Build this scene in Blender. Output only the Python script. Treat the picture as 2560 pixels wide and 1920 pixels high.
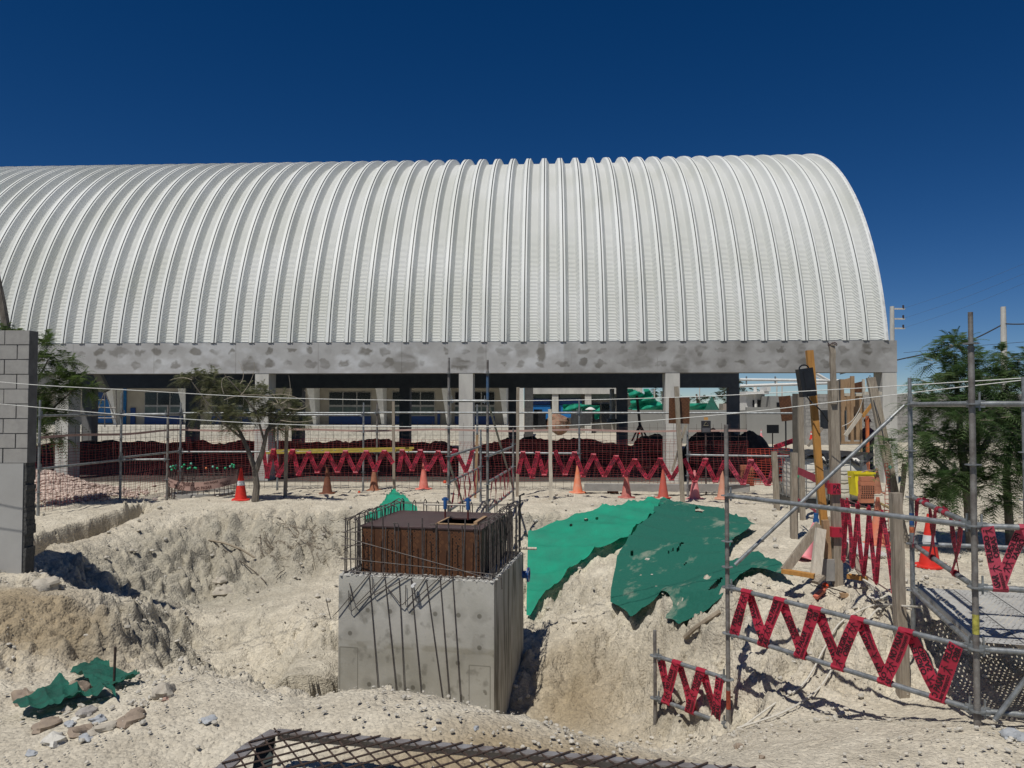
import bpy, math, random
import numpy as np
from mathutils import Vector, Matrix
random.seed(7); np.random.seed(7)
for o in list(bpy.data.objects): bpy.data.objects.remove(o)
SC = bpy.context.scene
COL = SC.collection
# ------------------------------------------------------------ camera
F = 1924.0                      # focal length in pixels of a 2560 wide picture
PITCH = math.atan(56 / F)
cd = bpy.data.cameras.new('camera'); cam = bpy.data.objects.new('camera', cd); COL.objects.link(cam)
cam.location = (0, 0, 0); cam.rotation_euler = (math.radians(90) + PITCH, 0, 0)
cd.sensor_width = 36; cd.lens = 36 * F / 2560; cd.clip_start = 0.05; cd.clip_end = 4000
SC.camera = cam
# ------------------------------------------------------------ light: sun travels (.28,.46,-1)
SUN_DIR = Vector((0.28, 0.46, -1.0)).normalized()
ELEV = math.asin(-SUN_DIR.z)
AZ = math.atan2(-SUN_DIR.x, -SUN_DIR.y)       # clockwise from +Y
w = bpy.data.worlds.new('World'); SC.world = w; w.use_nodes = True
nt = w.node_tree; bg = nt.nodes['Background']
sky = nt.nodes.new('ShaderNodeTexSky'); sky.sky_type = 'NISHITA'; sky.sun_disc = False
sky.sun_elevation = ELEV; sky.sun_rotation = AZ
sky.altitude = 2000; sky.air_density = 0.7; sky.dust_density = 0.0; sky.ozone_density = 1.0
hs_ = nt.nodes.new('ShaderNodeHueSaturation'); hs_.inputs['Saturation'].default_value = 1.4; hs_.inputs['Hue'].default_value = .508
nt.links.new(sky.outputs[0], hs_.inputs['Color']); nt.links.new(hs_.outputs[0], bg.inputs[0]); bg.inputs[1].default_value = 0.055
sl = bpy.data.lights.new('sun', 'SUN'); sl.energy = 3.7; sl.angle = math.radians(0.5); sl.color = (1.0, 0.955, 0.88)
so = bpy.data.objects.new('sun', sl); COL.objects.link(so); so.rotation_euler = SUN_DIR.to_track_quat('-Z', 'Y').to_euler()
SC.view_settings.view_transform = 'Standard'; SC.view_settings.look = 'None'
SC.view_settings.exposure = 0.0; SC.view_settings.gamma = 1.0
SC.render.engine = 'CYCLES'
# ------------------------------------------------------------ pixel -> world helpers
Fw = Vector((0, math.cos(PITCH), math.sin(PITCH))); Up = Vector((0, -math.sin(PITCH), math.cos(PITCH)))
def ray(px, py): return Vector((px - 1280, 0, 0)) + Fw * F - Up * (py - 960)
def P(px, py, D):
    r = ray(px, py); return r * (D / r.y)
def Pz(px, py, z):
    r = ray(px, py); return r * (z / r.z)
# ------------------------------------------------------------ value noise
_tab = np.random.rand(256, 256)
def vn(x, y):
    xi = np.floor(x).astype(int); yi = np.floor(y).astype(int); fx = x - xi; fy = y - yi
    fx = fx * fx * (3 - 2 * fx); fy = fy * fy * (3 - 2 * fy)
    a = _tab[xi & 255, yi & 255]; b = _tab[(xi + 1) & 255, yi & 255]; c = _tab[xi & 255, (yi + 1) & 255]; d = _tab[(xi + 1) & 255, (yi + 1) & 255]
    return (a * (1 - fx) + b * fx) * (1 - fy) + (c * (1 - fx) + d * fx) * fy
def fbm(x, y, o=4, g=.5):
    s = 0; a = 1; t = 0
    for i in range(o):
        s = s + a * (vn(x * 2 ** i + 17.3 * i, y * 2 ** i + 9.1 * i) - .5); t += a; a *= g
    return s / t * 2
def cells(x, y):
    """random height and edge distance of irregular cells, for broken clods"""
    xi = np.floor(x).astype(int); yi = np.floor(y).astype(int); b1 = np.full(x.shape, 9.); b2 = np.full(x.shape, 9.); hv = np.zeros(x.shape)
    for i in (-1, 0, 1):
        for j in (-1, 0, 1):
            cx = xi + i; cy = yi + j; px = cx + _tab[cx & 255, cy & 255]; py = cy + _tab[(cx + 71) & 255, (cy + 13) & 255]
            d = np.hypot(x - px, y - py); h = _tab[(cx + 31) & 255, (cy + 97) & 255]; n = d < b1
            b2 = np.where(n, b1, np.minimum(b2, d)); hv = np.where(n, h, hv); b1 = np.where(n, d, b1)
    return hv - .5, b2 - b1
# ------------------------------------------------------------ mesh builder
ORG = {}
def setp(o, label=None, cat=None, group=None, kind=None):
    if label: o['label'] = label
    if cat: o['category'] = cat
    if group: o['group'] = group
    if kind: o['kind'] = kind
    return o
def thing(name, loc, label, cat, group=None):
    o = bpy.data.objects.new(name, None); COL.objects.link(o); o.location = Vector(loc); o.empty_display_size = .2
    ORG[o.name] = Vector(loc); return setp(o, label, cat, group)
class MB:
    def __init__(s, xf=None): s.v = []; s.f = []; s.mi = []; s.cur = 0; s.xf = xf
    def add(s, vs, fs):
        b = len(s.v)
        for p in vs: s.v.append(tuple(s.xf(p)) if s.xf else tuple(p))
        for f in fs: s.f.append(tuple(i + b for i in f)); s.mi.append(s.cur)
        return s
    def box(s, c, size, ax=None):
        c = Vector(c); X, Y, Z = ax if ax else (Vector((1, 0, 0)), Vector((0, 1, 0)), Vector((0, 0, 1)))
        hx, hy, hz = size[0] / 2, size[1] / 2, size[2] / 2
        vs = [c + X * (i * hx) + Y * (j * hy) + Z * (k * hz) for i in (-1, 1) for j in (-1, 1) for k in (-1, 1)]
        return s.add(vs, [(0, 1, 3, 2), (4, 6, 7, 5), (0, 4, 5, 1), (2, 3, 7, 6), (0, 2, 6, 4), (1, 5, 7, 3)])
    def bb(s, x0, x1, y0, y1, z0, z1): return s.box(((x0 + x1) / 2, (y0 + y1) / 2, (z0 + z1) / 2), (x1 - x0, y1 - y0, z1 - z0))
    def bar(s, p0, p1, w, t, up=Vector((0, 0, 1))):
        p0 = Vector(p0); p1 = Vector(p1); d = p1 - p0; L = d.length; d = d.normalized()
        if abs(d.dot(up)) > .95: up = Vector((0, 1, 0)) if abs(d.y) < .9 else Vector((1, 0, 0))
        x = d.cross(up).normalized(); y = x.cross(d).normalized()
        return s.box((p0 + p1) / 2, (w, t, L), (x, y, d))
    def tube(s, p0, p1, r, n=8, r2=None, caps=True): return s.path([p0, p1], [r, r if r2 is None else r2], n, caps)
    def path(s, pts, r, n=6, caps=True, closed=False):
        pts = [Vector(p) for p in pts]; m = len(pts)
        rs = r if isinstance(r, (list, tuple)) else [r] * m
        ref = None; vs = []
        for i, p in enumerate(pts):
            if closed: d = pts[(i + 1) % m] - pts[i - 1]
            else: d = pts[min(i + 1, m - 1)] - pts[max(i - 1, 0)]
            d = d.normalized() if d.length > 1e-9 else Vector((0, 0, 1))
            if ref is None: ref = Vector((1, 0, 0)) if abs(d.x) < .9 else Vector((0, 1, 0))
            x = (ref - d * ref.dot(d)); x = x.normalized() if x.length > 1e-6 else d.orthogonal().normalized()
            ref = x; y = d.cross(x)
            for k in range(n):
                a = 2 * math.pi * k / n; vs.append(p + x * (math.cos(a) * rs[i]) + y * (math.sin(a) * rs[i]))
        fs = []
        for i in range(m if closed else m - 1):
            j = (i + 1) % m
            for k in range(n): fs.append((i * n + k, i * n + (k + 1) % n, j * n + (k + 1) % n, j * n + k))
        if caps and not closed: fs.append(tuple(range(n))[::-1]); fs.append(tuple((m - 1) * n + k for k in range(n)))
        return s.add(vs, fs)
    def lathe(s, c, prof, n=20, ax=None):
        c = Vector(c); X, Y, Z = ax if ax else (Vector((1, 0, 0)), Vector((0, 1, 0)), Vector((0, 0, 1)))
        vs = []; fs = []
        for (r, z) in prof:
            for k in range(n): a = 2 * math.pi * k / n; vs.append(c + X * (r * math.cos(a)) + Y * (r * math.sin(a)) + Z * z)
        for i in range(len(prof) - 1):
            for k in range(n): fs.append((i * n + k, i * n + (k + 1) % n, (i + 1) * n + (k + 1) % n, (i + 1) * n + k))
        fs.append(tuple(range(n))[::-1]); fs.append(tuple((len(prof) - 1) * n + k for k in range(n)))
        return s.add(vs, fs)
    def ball(s, c, r, n=8): return s.lathe(c, [(r * math.sin(math.pi * (i + .05) / (n + .1)), -r * math.cos(math.pi * (i + .05) / (n + .1))) for i in range(n + 1)], n + 2)
    def rock(s, c, sx, sy, sz, seed=0, n=10, rough=.25):
        rnd = random.Random(seed); off = [rnd.uniform(0, 50) for _ in range(3)]
        ang = rnd.uniform(0, 6); vs = []; fs = []; m = n * 2
        from mathutils import noise as mn
        for i in range(n + 1):
            th = math.pi * i / n
            for k in range(m):
                ph = 2 * math.pi * k / m; d = Vector((math.sin(th) * math.cos(ph), math.sin(th) * math.sin(ph), math.cos(th)))
                q = d * 1.3 + Vector(off); e = 1 + rough * mn.noise(q) * 1.6 + rough * .5 * mn.noise(q * 3.1)
                x, y, z = d.x * e * sx, d.y * e * sy, d.z * e * sz
                vs.append((c[0] + x * math.cos(ang) - y * math.sin(ang), c[1] + x * math.sin(ang) + y * math.cos(ang), c[2] + z))
        for i in range(n):
            for k in range(m): fs.append((i * m + k, i * m + (k + 1) % m, (i + 1) * m + (k + 1) % m, (i + 1) * m + k))
        return s.add(vs, fs)
    def build(s, name, mat, parent=None, smooth=False, label=None, autos=None):
        org = ORG.get(parent.name, Vector((0, 0, 0))) if parent else Vector((0, 0, 0))
        if not parent and s.v:
            a = np.array(s.v); org = Vector((float(a[:, 0].mean()), float(a[:, 1].mean()), float(a[:, 2].min())))
        me = bpy.data.meshes.new(name)
        me.from_pydata([(p[0] - org.x, p[1] - org.y, p[2] - org.z) for p in s.v], [], s.f); 
        mats = mat if isinstance(mat, (list, tuple)) else [mat]
        for m in mats: me.materials.append(m)
        if len(mats) > 1: me.polygons.foreach_set('material_index', s.mi)
        if smooth: me.polygons.foreach_set('use_smooth', [True] * len(s.f))
        me.validate(); me.update()
        o = bpy.data.objects.new(name, me); COL.objects.link(o)
        if parent: o.parent = parent; ORG[o.name] = org
        else: o.location = org; ORG[o.name] = org
        if label: o['label'] = label
        if smooth == 'auto':
            me.polygons.foreach_set('use_smooth', [True] * len(me.polygons))
            try: me.set_sharp_from_angle(angle=math.radians(35))
            except Exception: pass
        return o
def npmesh(name, V, Q, mat, parent=None, smooth=True, attr=None, org=None):
    """big quad/tri mesh from numpy arrays"""
    org = org if org is not None else (np.array(ORG[parent.name]) if parent else np.zeros(3))
    me = bpy.data.meshes.new(name); n = len(V); k = Q.shape[1]; m = len(Q)
    me.vertices.add(n); me.vertices.foreach_set('co', (V - org).astype(np.float32).ravel())
    me.loops.add(m * k); me.loops.foreach_set('vertex_index', Q.astype(np.int32).ravel())
    me.polygons.add(m); me.polygons.foreach_set('loop_start', np.arange(m, dtype=np.int32) * k)
    try: me.polygons.foreach_set('loop_total', np.full(m, k, dtype=np.int32))
    except Exception: pass
    me.update(calc_edges=True)
    me.polygons.foreach_set('use_smooth', [bool(smooth)] * m)
    if attr:
        for nm, arr in attr.items():
            ca = me.color_attributes.new(nm, 'FLOAT_COLOR', 'POINT')
            a4 = np.ones((n, 4), dtype=np.float32); a4[:, :arr.shape[1]] = arr; ca.data.foreach_set('color', a4.ravel())
    me.materials.append(mat)
    o = bpy.data.objects.new(name, me); COL.objects.link(o)
    if parent: o.parent = parent
    else: o.location = Vector(org.tolist())
    ORG[o.name] = Vector(org.tolist())
    return o
# ------------------------------------------------------------ materials
def M(name, col, rough=.85, col2=None, var=.2, scale=6., bump=.25, bscale=50., metal=0., attr=None, cols=None, coord='Object', stretch=None, spec=.5, trans=0., bdist=.01, alpha=None):
    m = bpy.data.materials.new(name); m.use_nodes = True; nt = m.node_tree; N = nt.nodes; L = nt.links
    b = N['Principled BSDF']; b.inputs['Roughness'].default_value = rough; b.inputs['Metallic'].default_value = metal
    b.inputs['Specular IOR Level'].default_value = spec
    tc = N.new('ShaderNodeTexCoord'); mp = N.new('ShaderNodeMapping'); L.new(tc.outputs[coord], mp.inputs[0])
    if stretch: mp.inputs['Scale'].default_value = stretch
    no = N.new('ShaderNodeTexNoise'); no.inputs['Scale'].default_value = scale; no.inputs['Detail'].default_value = 8; no.inputs['Roughness'].default_value = .65
    L.new(mp.outputs[0], no.inputs[0])
    c2 = col2 if col2 else tuple(max(0, c * (1 - var * 1.6)) for c in col)
    c1 = col if col2 else tuple(min(1, c * (1 + var * .5)) for c in col)
    rp = N.new('ShaderNodeValToRGB'); rp.color_ramp.elements[0].position = .34; rp.color_ramp.elements[1].position = .66
    rp.color_ramp.elements[0].color = (*c2, 1); rp.color_ramp.elements[1].color = (*c1, 1)
    L.new(no.outputs[0], rp.inputs[0]); out = rp.outputs[0]
    if attr:
        at = N.new('ShaderNodeVertexColor'); at.layer_name = attr; sp = N.new('ShaderNodeSeparateColor'); L.new(at.outputs[0], sp.inputs[0])
        for i, cc in enumerate(cols):
            mx = N.new('ShaderNodeMix'); mx.data_type = 'RGBA'; L.new(sp.outputs[i], mx.inputs[0]); L.new(out, mx.inputs[6])
            if len(cc) == 3: mx.inputs[7].default_value = (*cc, 1)
            else:
                mul = N.new('ShaderNodeMix'); mul.data_type = 'RGBA'; mul.blend_type = 'MULTIPLY'; mul.inputs[0].default_value = 1
                L.new(out, mul.inputs[6]); mul.inputs[7].default_value = cc; L.new(mul.outputs[2], mx.inputs[7])
            out = mx.outputs[2]
    L.new(out, b.inputs['Base Color'])
    if bump > 0:
        n2 = N.new('ShaderNodeTexNoise'); n2.inputs['Scale'].default_value = bscale; n2.inputs['Detail'].default_value = 6; L.new(mp.outputs[0], n2.inputs[0])
        bp = N.new('ShaderNodeBump'); bp.inputs['Strength'].default_value = bump; bp.inputs['Distance'].default_value = bdist
        L.new(n2.outputs[0], bp.inputs['Height']); L.new(bp.outputs[0], b.inputs['Normal'])
    if trans > 0:
        tr = N.new('ShaderNodeBsdfTranslucent'); L.new(out, tr.inputs[0]); ms = N.new('ShaderNodeMixShader'); ms.inputs[0].default_value = trans
        L.new(b.outputs[0], ms.inputs[1]); L.new(tr.outputs[0], ms.inputs[2]); L.new(ms.outputs[0], N['Material Output'].inputs[0])
    return m
galv = M('galvanised_steel', (.36, .38, .39), .5, (.17, .18, .18), scale=14, metal=.55, bump=.3, bscale=90, bdist=.003)
galvw = M('weathered_galvanised_steel', (.30, .29, .27), .6, (.13, .11, .10), scale=9, metal=.4, bump=.3, bscale=90, bdist=.003)
bluetube = M('blue_painted_tube', (.03, .10, .22), .6, (.10, .12, .14), scale=7)
rust = M('rusty_rebar', (.10, .065, .05), .75, (.035, .025, .022), scale=30, metal=.25, bump=.5, bscale=160, bdist=.004)
rebarg = M('grey_rebar', (.15, .135, .125), .6, (.06, .045, .04), scale=20, metal=.4, bump=.5, bscale=200, bdist=.004)
wire = M('steel_wire', (.12, .08, .07), .7, (.05, .03, .03), scale=20, bump=0)
woodg = M('weathered_timber', (.38, .33, .26), .85, (.20, .165, .125), scale=5, stretch=(7, 7, .7), bump=.5, bscale=14, bdist=.01)
woody = M('fresh_orange_timber', (.50, .25, .06), .7, (.36, .17, .04), scale=5, stretch=(7, 7, .7), bump=.3, bscale=14)
woodt = M('tan_formwork_timber', (.42, .28, .16), .8, (.27, .17, .09), scale=5, stretch=(5, 5, 1), bump=.3, bscale=14)
woodw = M('pale_timber', (.62, .57, .47), .8, (.45, .40, .32), scale=5, stretch=(7, 7, .7), bump=.3, bscale=14)
concn = M('grey_concrete', (.33, .32, .30), .9, (.24, .235, .22), scale=4, bump=.3, bscale=70, bdist=.004)
conc_l = M('pale_concrete_column', (.58, .57, .52), .9, (.42, .41, .38), scale=2.5, bump=.3, bscale=60, bdist=.004, stretch=(1, 1, .3))
rope_m = M('white_rope', (.70, .67, .60), .9, (.5, .47, .4), scale=60, bump=.5, bscale=200)
string_m = M('white_string', (.8, .8, .76), .8, (.6, .6, .55), scale=60, bump=0)
blackp = M('black_plastic', (.02, .022, .025), .4, (.012, .012, .014), scale=10, bump=.2, bscale=20)
netd = M('dark_green_shade_net', (.008, .13, .088), .8, (.012, .075, .055), scale=5, bump=.5, bscale=35, bdist=.02, trans=.15)
netb = M('bright_green_shade_net', (.008, .36, .22), .75, (.02, .26, .17), scale=2.2, bump=.5, bscale=25, bdist=.02, trans=.25)
# ============================================================ terrain
CP = []
def cpp(px, py, D): p = P(px, py, D); CP.append((p.x, p.y, p.z))
for t in [(121,1727,7.2),(304,1716,7.4),(434,1695,7.5),(586,1699,7.35),(664,1729,7.1),(900,1745,6.95),(977,1738,7.0),(1121,1768,6.78),(1233,1790,6.6),(1368,1816,6.4),(1467,1842,6.2),(1588,1868,6.0),(1650,1881,5.9),
          (1640,1878,8.3),(1780,1868,7.4),(1823,1840,8.5),(1634,1823,9.3),(2429,1810,6.35),(2256,1745,8.0),(2100,1802,7.45),(1980,1822,7.3),(2054,1795,7.75),(1900,1800,8.0),(2200,1800,7.35),(2000,1850,6.8),
          (1880,1490,10.0),(2100,1512,9.3),(1800,1560,9.8),(1900,1620,9.0),(2050,1650,8.7),(1950,1730,8.35),(2150,1740,8.1),
          (1328,1282,15.9),(1500,1290,15.4),(1640,1266,16.3),(1760,1290,15.2),(1890,1331,13.2),(2000,1400,11.2),
          (1560,1400,13.2),(1700,1450,11.8),(1563,1570,11.2),(1700,1595,10.3),(1450,1450,13.0),(1400,1550,12.0),(1370,1650,11.0),(1430,1720,10.5),(1540,1650,10.8),(1600,1720,10.0),(1400,1330,15.2),
          (1100,1250,17.4),(900,1290,15.9),(800,1330,15.6),(1000,1290,16.2),
          (434,1308,14.8),(182,1360,12.7),(651,1278,16.0),(864,1287,15.8),(500,1400,14.3),(300,1450,12.5),(650,1400,14.9),(800,1420,14.8),
          (500,1500,13.5),(700,1520,12.3),(600,1600,11.8),(800,1560,11.8),(800,1620,11.4),(760,1700,10.9),(450,1620,11.3),(700,1690,11.0),(800,1735,10.7),
          (85,1440,10.4),(152,1486,10.2),(243,1478,10.0),(321,1500,9.8),(370,1600,9.8),(400,1650,9.0),(230,1400,12.2),
          (0,1500,8.8),(130,1600,8.3),(60,1700,7.6),(250,1650,8.3),(330,1680,8.0),(100,1760,7.0),(0,1780,6.9)]: cpp(*t)
CP += [(-10,2,-2.7),(-5,2,-2.7),(0,2,-2.72),(5,2,-2.7),(10,2,-2.7),(-8,-6,-2.7),(0,-6,-2.7),(8,-6,-2.7),(-8,5,-2.6),(-4,5,-2.62),(-2,5.5,-2.66),(0,5,-2.7),(3,5,-2.72),(6,5,-2.6),(2.6,6.3,-2.74),
       (-2.6,8.0,-3.5),(-1.4,7.9,-3.95),(-.3,7.6,-4.0),(.3,7.5,-4.0),(1.0,7.1,-3.6),(-4.2,8.3,-2.85),(-3.3,8.6,-3.2),
       (-2.7,9.3,-4.5),(-2.5,10.2,-4.5),(-3.2,9.9,-4.3),(-2.0,8.2,-4.5),(-1,8.6,-4.1),(.5,8.8,-4.1),(1.0,9.4,-4.0),(-1,10.5,-4.1),
       (-6.2,11.4,-2.75),(-5.4,11.3,-2.9),(-8.5,10.2,-2.2),(-8,8,-2.0),(-10,8,-2.0),(-9,12.5,-2.2),(-12,12,-2.1),(-12,16,-2.1),(-9,18,-2.15),
       (-1,12.6,-3.5),(.3,12.8,-3.4),(4.6,7.2,-2.75),(5.5,7,-2.6),(4.3,8.7,-2.3),(5.5,8.8,-2.2),(7,8,-2.3),(7,6,-2.5),(10,6,-2.4),(8,11,-2.18),(5.5,10.5,-2.2),(5.5,13,-2.17),(12,12,-2.15),(4.5,11.8,-2.22)]
for xx in range(-20, 21, 4):
    for yy in (18.2, 20.5, 23): CP.append((xx, yy, -2.15 - (.03 if yy < 19 else 0)))
CPA = np.array(CP)
def _phi(r): return np.sqrt(r * r + .06)
_K = _phi(np.hypot(CPA[:, None, 0] - CPA[None, :, 0], CPA[:, None, 1] - CPA[None, :, 1])) 
_W = np.linalg.solve(_K - np.eye(len(CPA)) * 0.04, CPA[:, 2] + 2.2)
def sstep(a, b, t): t = np.clip((t - a) / (b - a), 0, 1); return t * t * (3 - 2 * t)
def H0(x, y):
    x = np.atleast_1d(np.asarray(x, float)); y = np.atleast_1d(np.asarray(y, float)); sh = x.shape; x = x.ravel(); y = y.ravel()
    out = np.empty(len(x)); 
    for i in range(0, len(x), 20000):
        out[i:i + 20000] = _phi(np.hypot(x[i:i + 20000, None] - CPA[None, :, 0], y[i:i + 20000, None] - CPA[None, :, 1])) @ _W - 2.2
    flat = sstep(20.5, 22.5, y) + sstep(14, 19, np.abs(x) - .55 * np.maximum(y - 5, 0)); flat = np.clip(flat, 0, 1)
    out = out * (1 - flat) - 2.15 * flat
    # trench with a vertical cut on the left
    ymask = sstep(11.2, 11.8, y) * (1 - sstep(16.4, 16.8, y))
    xt = -7.95 + .1 * np.sin(y * 1.3)
    out -= ymask * .38 * sstep(-.03, .05, x - xt) * (1 - sstep(.2, .75, x - xt))
    # pink gravel mound behind the left fence
    out += .6 * np.exp(-(((x + 11.9) / 1.5) ** 2 + ((y - 18.6) / 1.2) ** 2))
    return out.reshape(sh)
def hz(x, y): return float(H0(x, y)[0])
def G(px, py, lift=0.):
    """where the line of sight meets the ground"""
    r = ray(px, py); r = r / r.y; Ds = np.linspace(4, 24, 401); z = H0(r.x * Ds, Ds); d = r.z * Ds - z
    k = np.where(d < 0)[0]
    if len(k) == 0: D = 24
    elif k[0] == 0: D = 4
    else: i = k[0]; D = Ds[i - 1] + (Ds[i] - Ds[i - 1]) * d[i - 1] / (d[i - 1] - d[i])
    q = r * D; return Vector((q.x, q.y, q.z + lift))
def Gd(px, D, lift=0.):
    x = (px - 1280) / F * D; return Vector((x, D, hz(x, D) + lift))
ys = [-8, -6, -4, -2, 0, 1.5, 2.8, 3.6]
y = 4.2
while y < 24: ys.append(y); y += .022 + .0016 * max(0, y - 5) + (.02 if y > 17 else 0)
while y < 900: ys.append(y); y *= 1.06
ys = np.array(ys); NC = 820
sx = np.linspace(-1, 1, NC); 
X = sx[None, :] * (3.2 + .86 * np.maximum(ys, 0))[:, None]; Y = np.repeat(ys[:, None], NC, 1)
Z = H0(X, Y)
# local slope decides how rough the surface is
gy = np.abs(np.gradient(Z, axis=0) / np.gradient(Y, axis=0)); gx = np.abs(np.gradient(Z, axis=1) / np.gradient(X, axis=1))
slope = np.clip((np.maximum(gx, gy) - .12) / .5, 0, 1)
near = 1 - sstep(19, 24, Y)
bank = slope * near
rid = 1 - np.abs(fbm(X * 1.6, Y * 1.6, 4)) * 2
lump = np.clip(fbm(X * 4.2 + 3, Y * 4.2, 4, .6), -1, 1)
fine = fbm(X * 16, Y * 16, 3, .6)
groove = fbm(X * 5.5, Y * .9 + 40, 3)
calm = 1 - .8 * np.clip(np.exp(-(((X - 3.0) / 2.0) ** 2 + ((Y - 7.25) / .85) ** 2)) * 1.8, 0, 1)
calm = calm * (1 - .65 * (1 - sstep(6.6, 7.3, Y))) * (1 - .6 * np.exp(-(((X + 7.4) / .9) ** 2 + ((Y - 14) / 3.) ** 2)))
bank = bank * calm
lumpm = np.clip(.12 + bank * 1.0, 0, 1) * near * calm
crumb = fbm(X * 8.5 + 21, Y * 8.5, 3, .6)
Z = Z + lumpm * (lump * .24 + (rid - .6) * .16 + groove * .12 * bank) + near * (crumb * .13 * bank - np.abs(fbm(X * 11, Y * 7 + 5, 2)) * .09 * bank + fine * (.012 + .055 * bank)) + near * calm * fbm(X * 1.3 + 9, Y * 1.3, 3) * .035
stone = np.clip(vn(X * 9 + 5, Y * 9) - .72, 0, 1) * np.clip(vn(X * 1.1, Y * 1.1 + 7) * 2 - .7, 0, 1)
Z += near * stone * .16 * (.3 + bank)
wx_ = X + fbm(X * 5, Y * 5, 2) * .12; wy_ = Y + fbm(X * 5 + 30, Y * 5, 2) * .12
c1_, e1_ = cells(wx_ * 4.5, wy_ * 4.5); c2_, e2_ = cells(wx_ * 10, wy_ * 10); patch = np.clip(vn(X * .9 + 2, Y * .9) * 2 - .4, .25, 1)
Z += near * bank * patch * (c1_ * .13 + np.minimum(e1_, .25) * .16 + c2_ * .06 + np.minimum(e2_, .25) * .08)
# undercut hollow beside the chamber
hm = np.exp(-((X + 2.68) / .50) ** 4) * sstep(8.6, 9.0, Y) * (1 - sstep(11.2, 11.8, Y))
Z = Z * (1 - hm) + hm * np.where(Y < 10.35, np.minimum(Z, -4.7), np.where(Y > 10.55, -3.5 + .05 * lump, np.minimum(Z, -3.5 + (Y - 10.5) * .8)))
hY = -hm * .45 * sstep(-4.15, -3.6, Z) * sstep(10.35, 10.5, Y)
dX = bank * near * fbm(X * 3.1 + 60, Y * 3.1, 3) * .12; dY = bank * near * fbm(X * 3.1, Y * 3.1 + 80, 3) * .10
Xd = X + dX * (1 - hm); Yd = Y + dY * (1 - hm) + hY
Hs = H0
# tints: R brown soil, G grey clay, B roof shade painted onto the hall floor
def blob(cx, cy, rx, ry): return np.exp(-(((X - cx) / rx) ** 2 + ((Y - cy) / ry) ** 2))
wob = fbm(X * 1.2 + 31, Y * 1.2, 4)
brown = np.clip((blob(.25, 5.2, 1.6, .8) * 1.9 + blob(-5.8, 8.6, 1.5, .9) * 1.7 + blob(.8, 10.4, 1.1, 1.3) * .9 + blob(-.6, 9.5, 3.5, 1.0) * .4 + blob(-7.6, 13.5, .6, 3) * .6 + wob * .35 - .25), 0, 1)
grey = np.clip((bank * .75 * np.clip(1.1 + wob, .3, 1) + blob(-5.5, 13.6, 1.5, 1.4) * 1.4 + blob(-3.9, 15.2, 1.3, 1.0) * .9 + blob(-4.2, 9.6, .6, .8) * .7 + blob(1.0, 15.4, 1.4, .5) * 1.0 + wob * .5 - .35), 0, 1)
hall_shade = sstep(21.6, 22.3, Y) * (1 - sstep(39.5, 41, Y)) * (1 - sstep(9.2, 10.0, X)) + blob(-11.5, 19.0, 1.8, 1.6) * 0  # floor darkened in colour where the roof keeps the sun off
T = np.stack([brown, grey, np.clip(hall_shade, 0, 1)], -1).reshape(-1, 3)
V = np.stack([Xd, Yd, Z], -1).reshape(-1, 3); R = len(ys)
idx = np.arange(R * NC).reshape(R, NC)
Q = np.stack([idx[:-1, :-1], idx[:-1, 1:], idx[1:, 1:], idx[1:, :-1]], -1).reshape(-1, 4)
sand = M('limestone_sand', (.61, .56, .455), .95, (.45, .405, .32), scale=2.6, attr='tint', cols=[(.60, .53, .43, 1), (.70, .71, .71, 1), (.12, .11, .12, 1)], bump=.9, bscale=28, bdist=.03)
def gravelly(m):
    """small stones and grit as a second, finer layer in colour and relief"""
    nt = m.node_tree; N = nt.nodes; L = nt.links; b = N['Principled BSDF']
    tc = N.new('ShaderNodeTexCoord'); v = N.new('ShaderNodeTexVoronoi'); v.inputs['Scale'].default_value = 34; L.new(tc.outputs['Object'], v.inputs[0])
    rp = N.new('ShaderNodeValToRGB'); rp.color_ramp.elements[0].position = .0; rp.color_ramp.elements[1].position = 1; rp.color_ramp.elements[0].color = (.74, .74, .74, 1); rp.color_ramp.elements[1].color = (1.25, 1.24, 1.22, 1)
    sp = N.new('ShaderNodeSeparateColor'); L.new(v.outputs['Color'], sp.inputs[0]); L.new(sp.outputs[0], rp.inputs[0])
    src = b.inputs['Base Color'].links[0].from_socket
    mx = N.new('ShaderNodeMix'); mx.data_type = 'RGBA'; mx.blend_type = 'MULTIPLY'; mx.inputs[0].default_value = .6; L.new(src, mx.inputs[6]); L.new(rp.outputs[0], mx.inputs[7]); L.new(mx.outputs[2], b.inputs['Base Color'])
    ob = b.inputs['Normal'].links[0].from_node; b2 = N.new('ShaderNodeBump'); b2.invert = True; b2.inputs['Strength'].default_value = .5; b2.inputs['Distance'].default_value = .02
    L.new(v.outputs['Distance'], b2.inputs['Height']); L.new(ob.outputs[0], b2.inputs['Normal']); L.new(b2.outputs[0], b.inputs['Normal'])
gravelly(sand)
_YS, _SX, _ZG = ys.copy(), sx.copy(), Z.copy()
def H0(x, y):
    """height of the finished, roughened ground"""
    x = np.atleast_1d(np.asarray(x, float)); y = np.atleast_1d(np.asarray(y, float)); x, y = np.broadcast_arrays(x, y)
    i = np.clip(np.searchsorted(_YS, y) - 1, 0, len(_YS) - 2); fy = np.clip((y - _YS[i]) / (_YS[i + 1] - _YS[i]), 0, 1)
    def row(k):
        s = np.clip(x / (3.2 + .86 * np.maximum(_YS[k], 0)), -1, 1); c = (s + 1) / 2 * (NC - 1); j = np.clip(c.astype(int), 0, NC - 2); f = c - j
        return _ZG[k, j] * (1 - f) + _ZG[k, j + 1] * f
    return row(i) * (1 - fy) + row(i + 1) * fy
gr = npmesh('ground', V, Q, sand, attr={'tint': T}); setp(gr, kind='structure')
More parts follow.
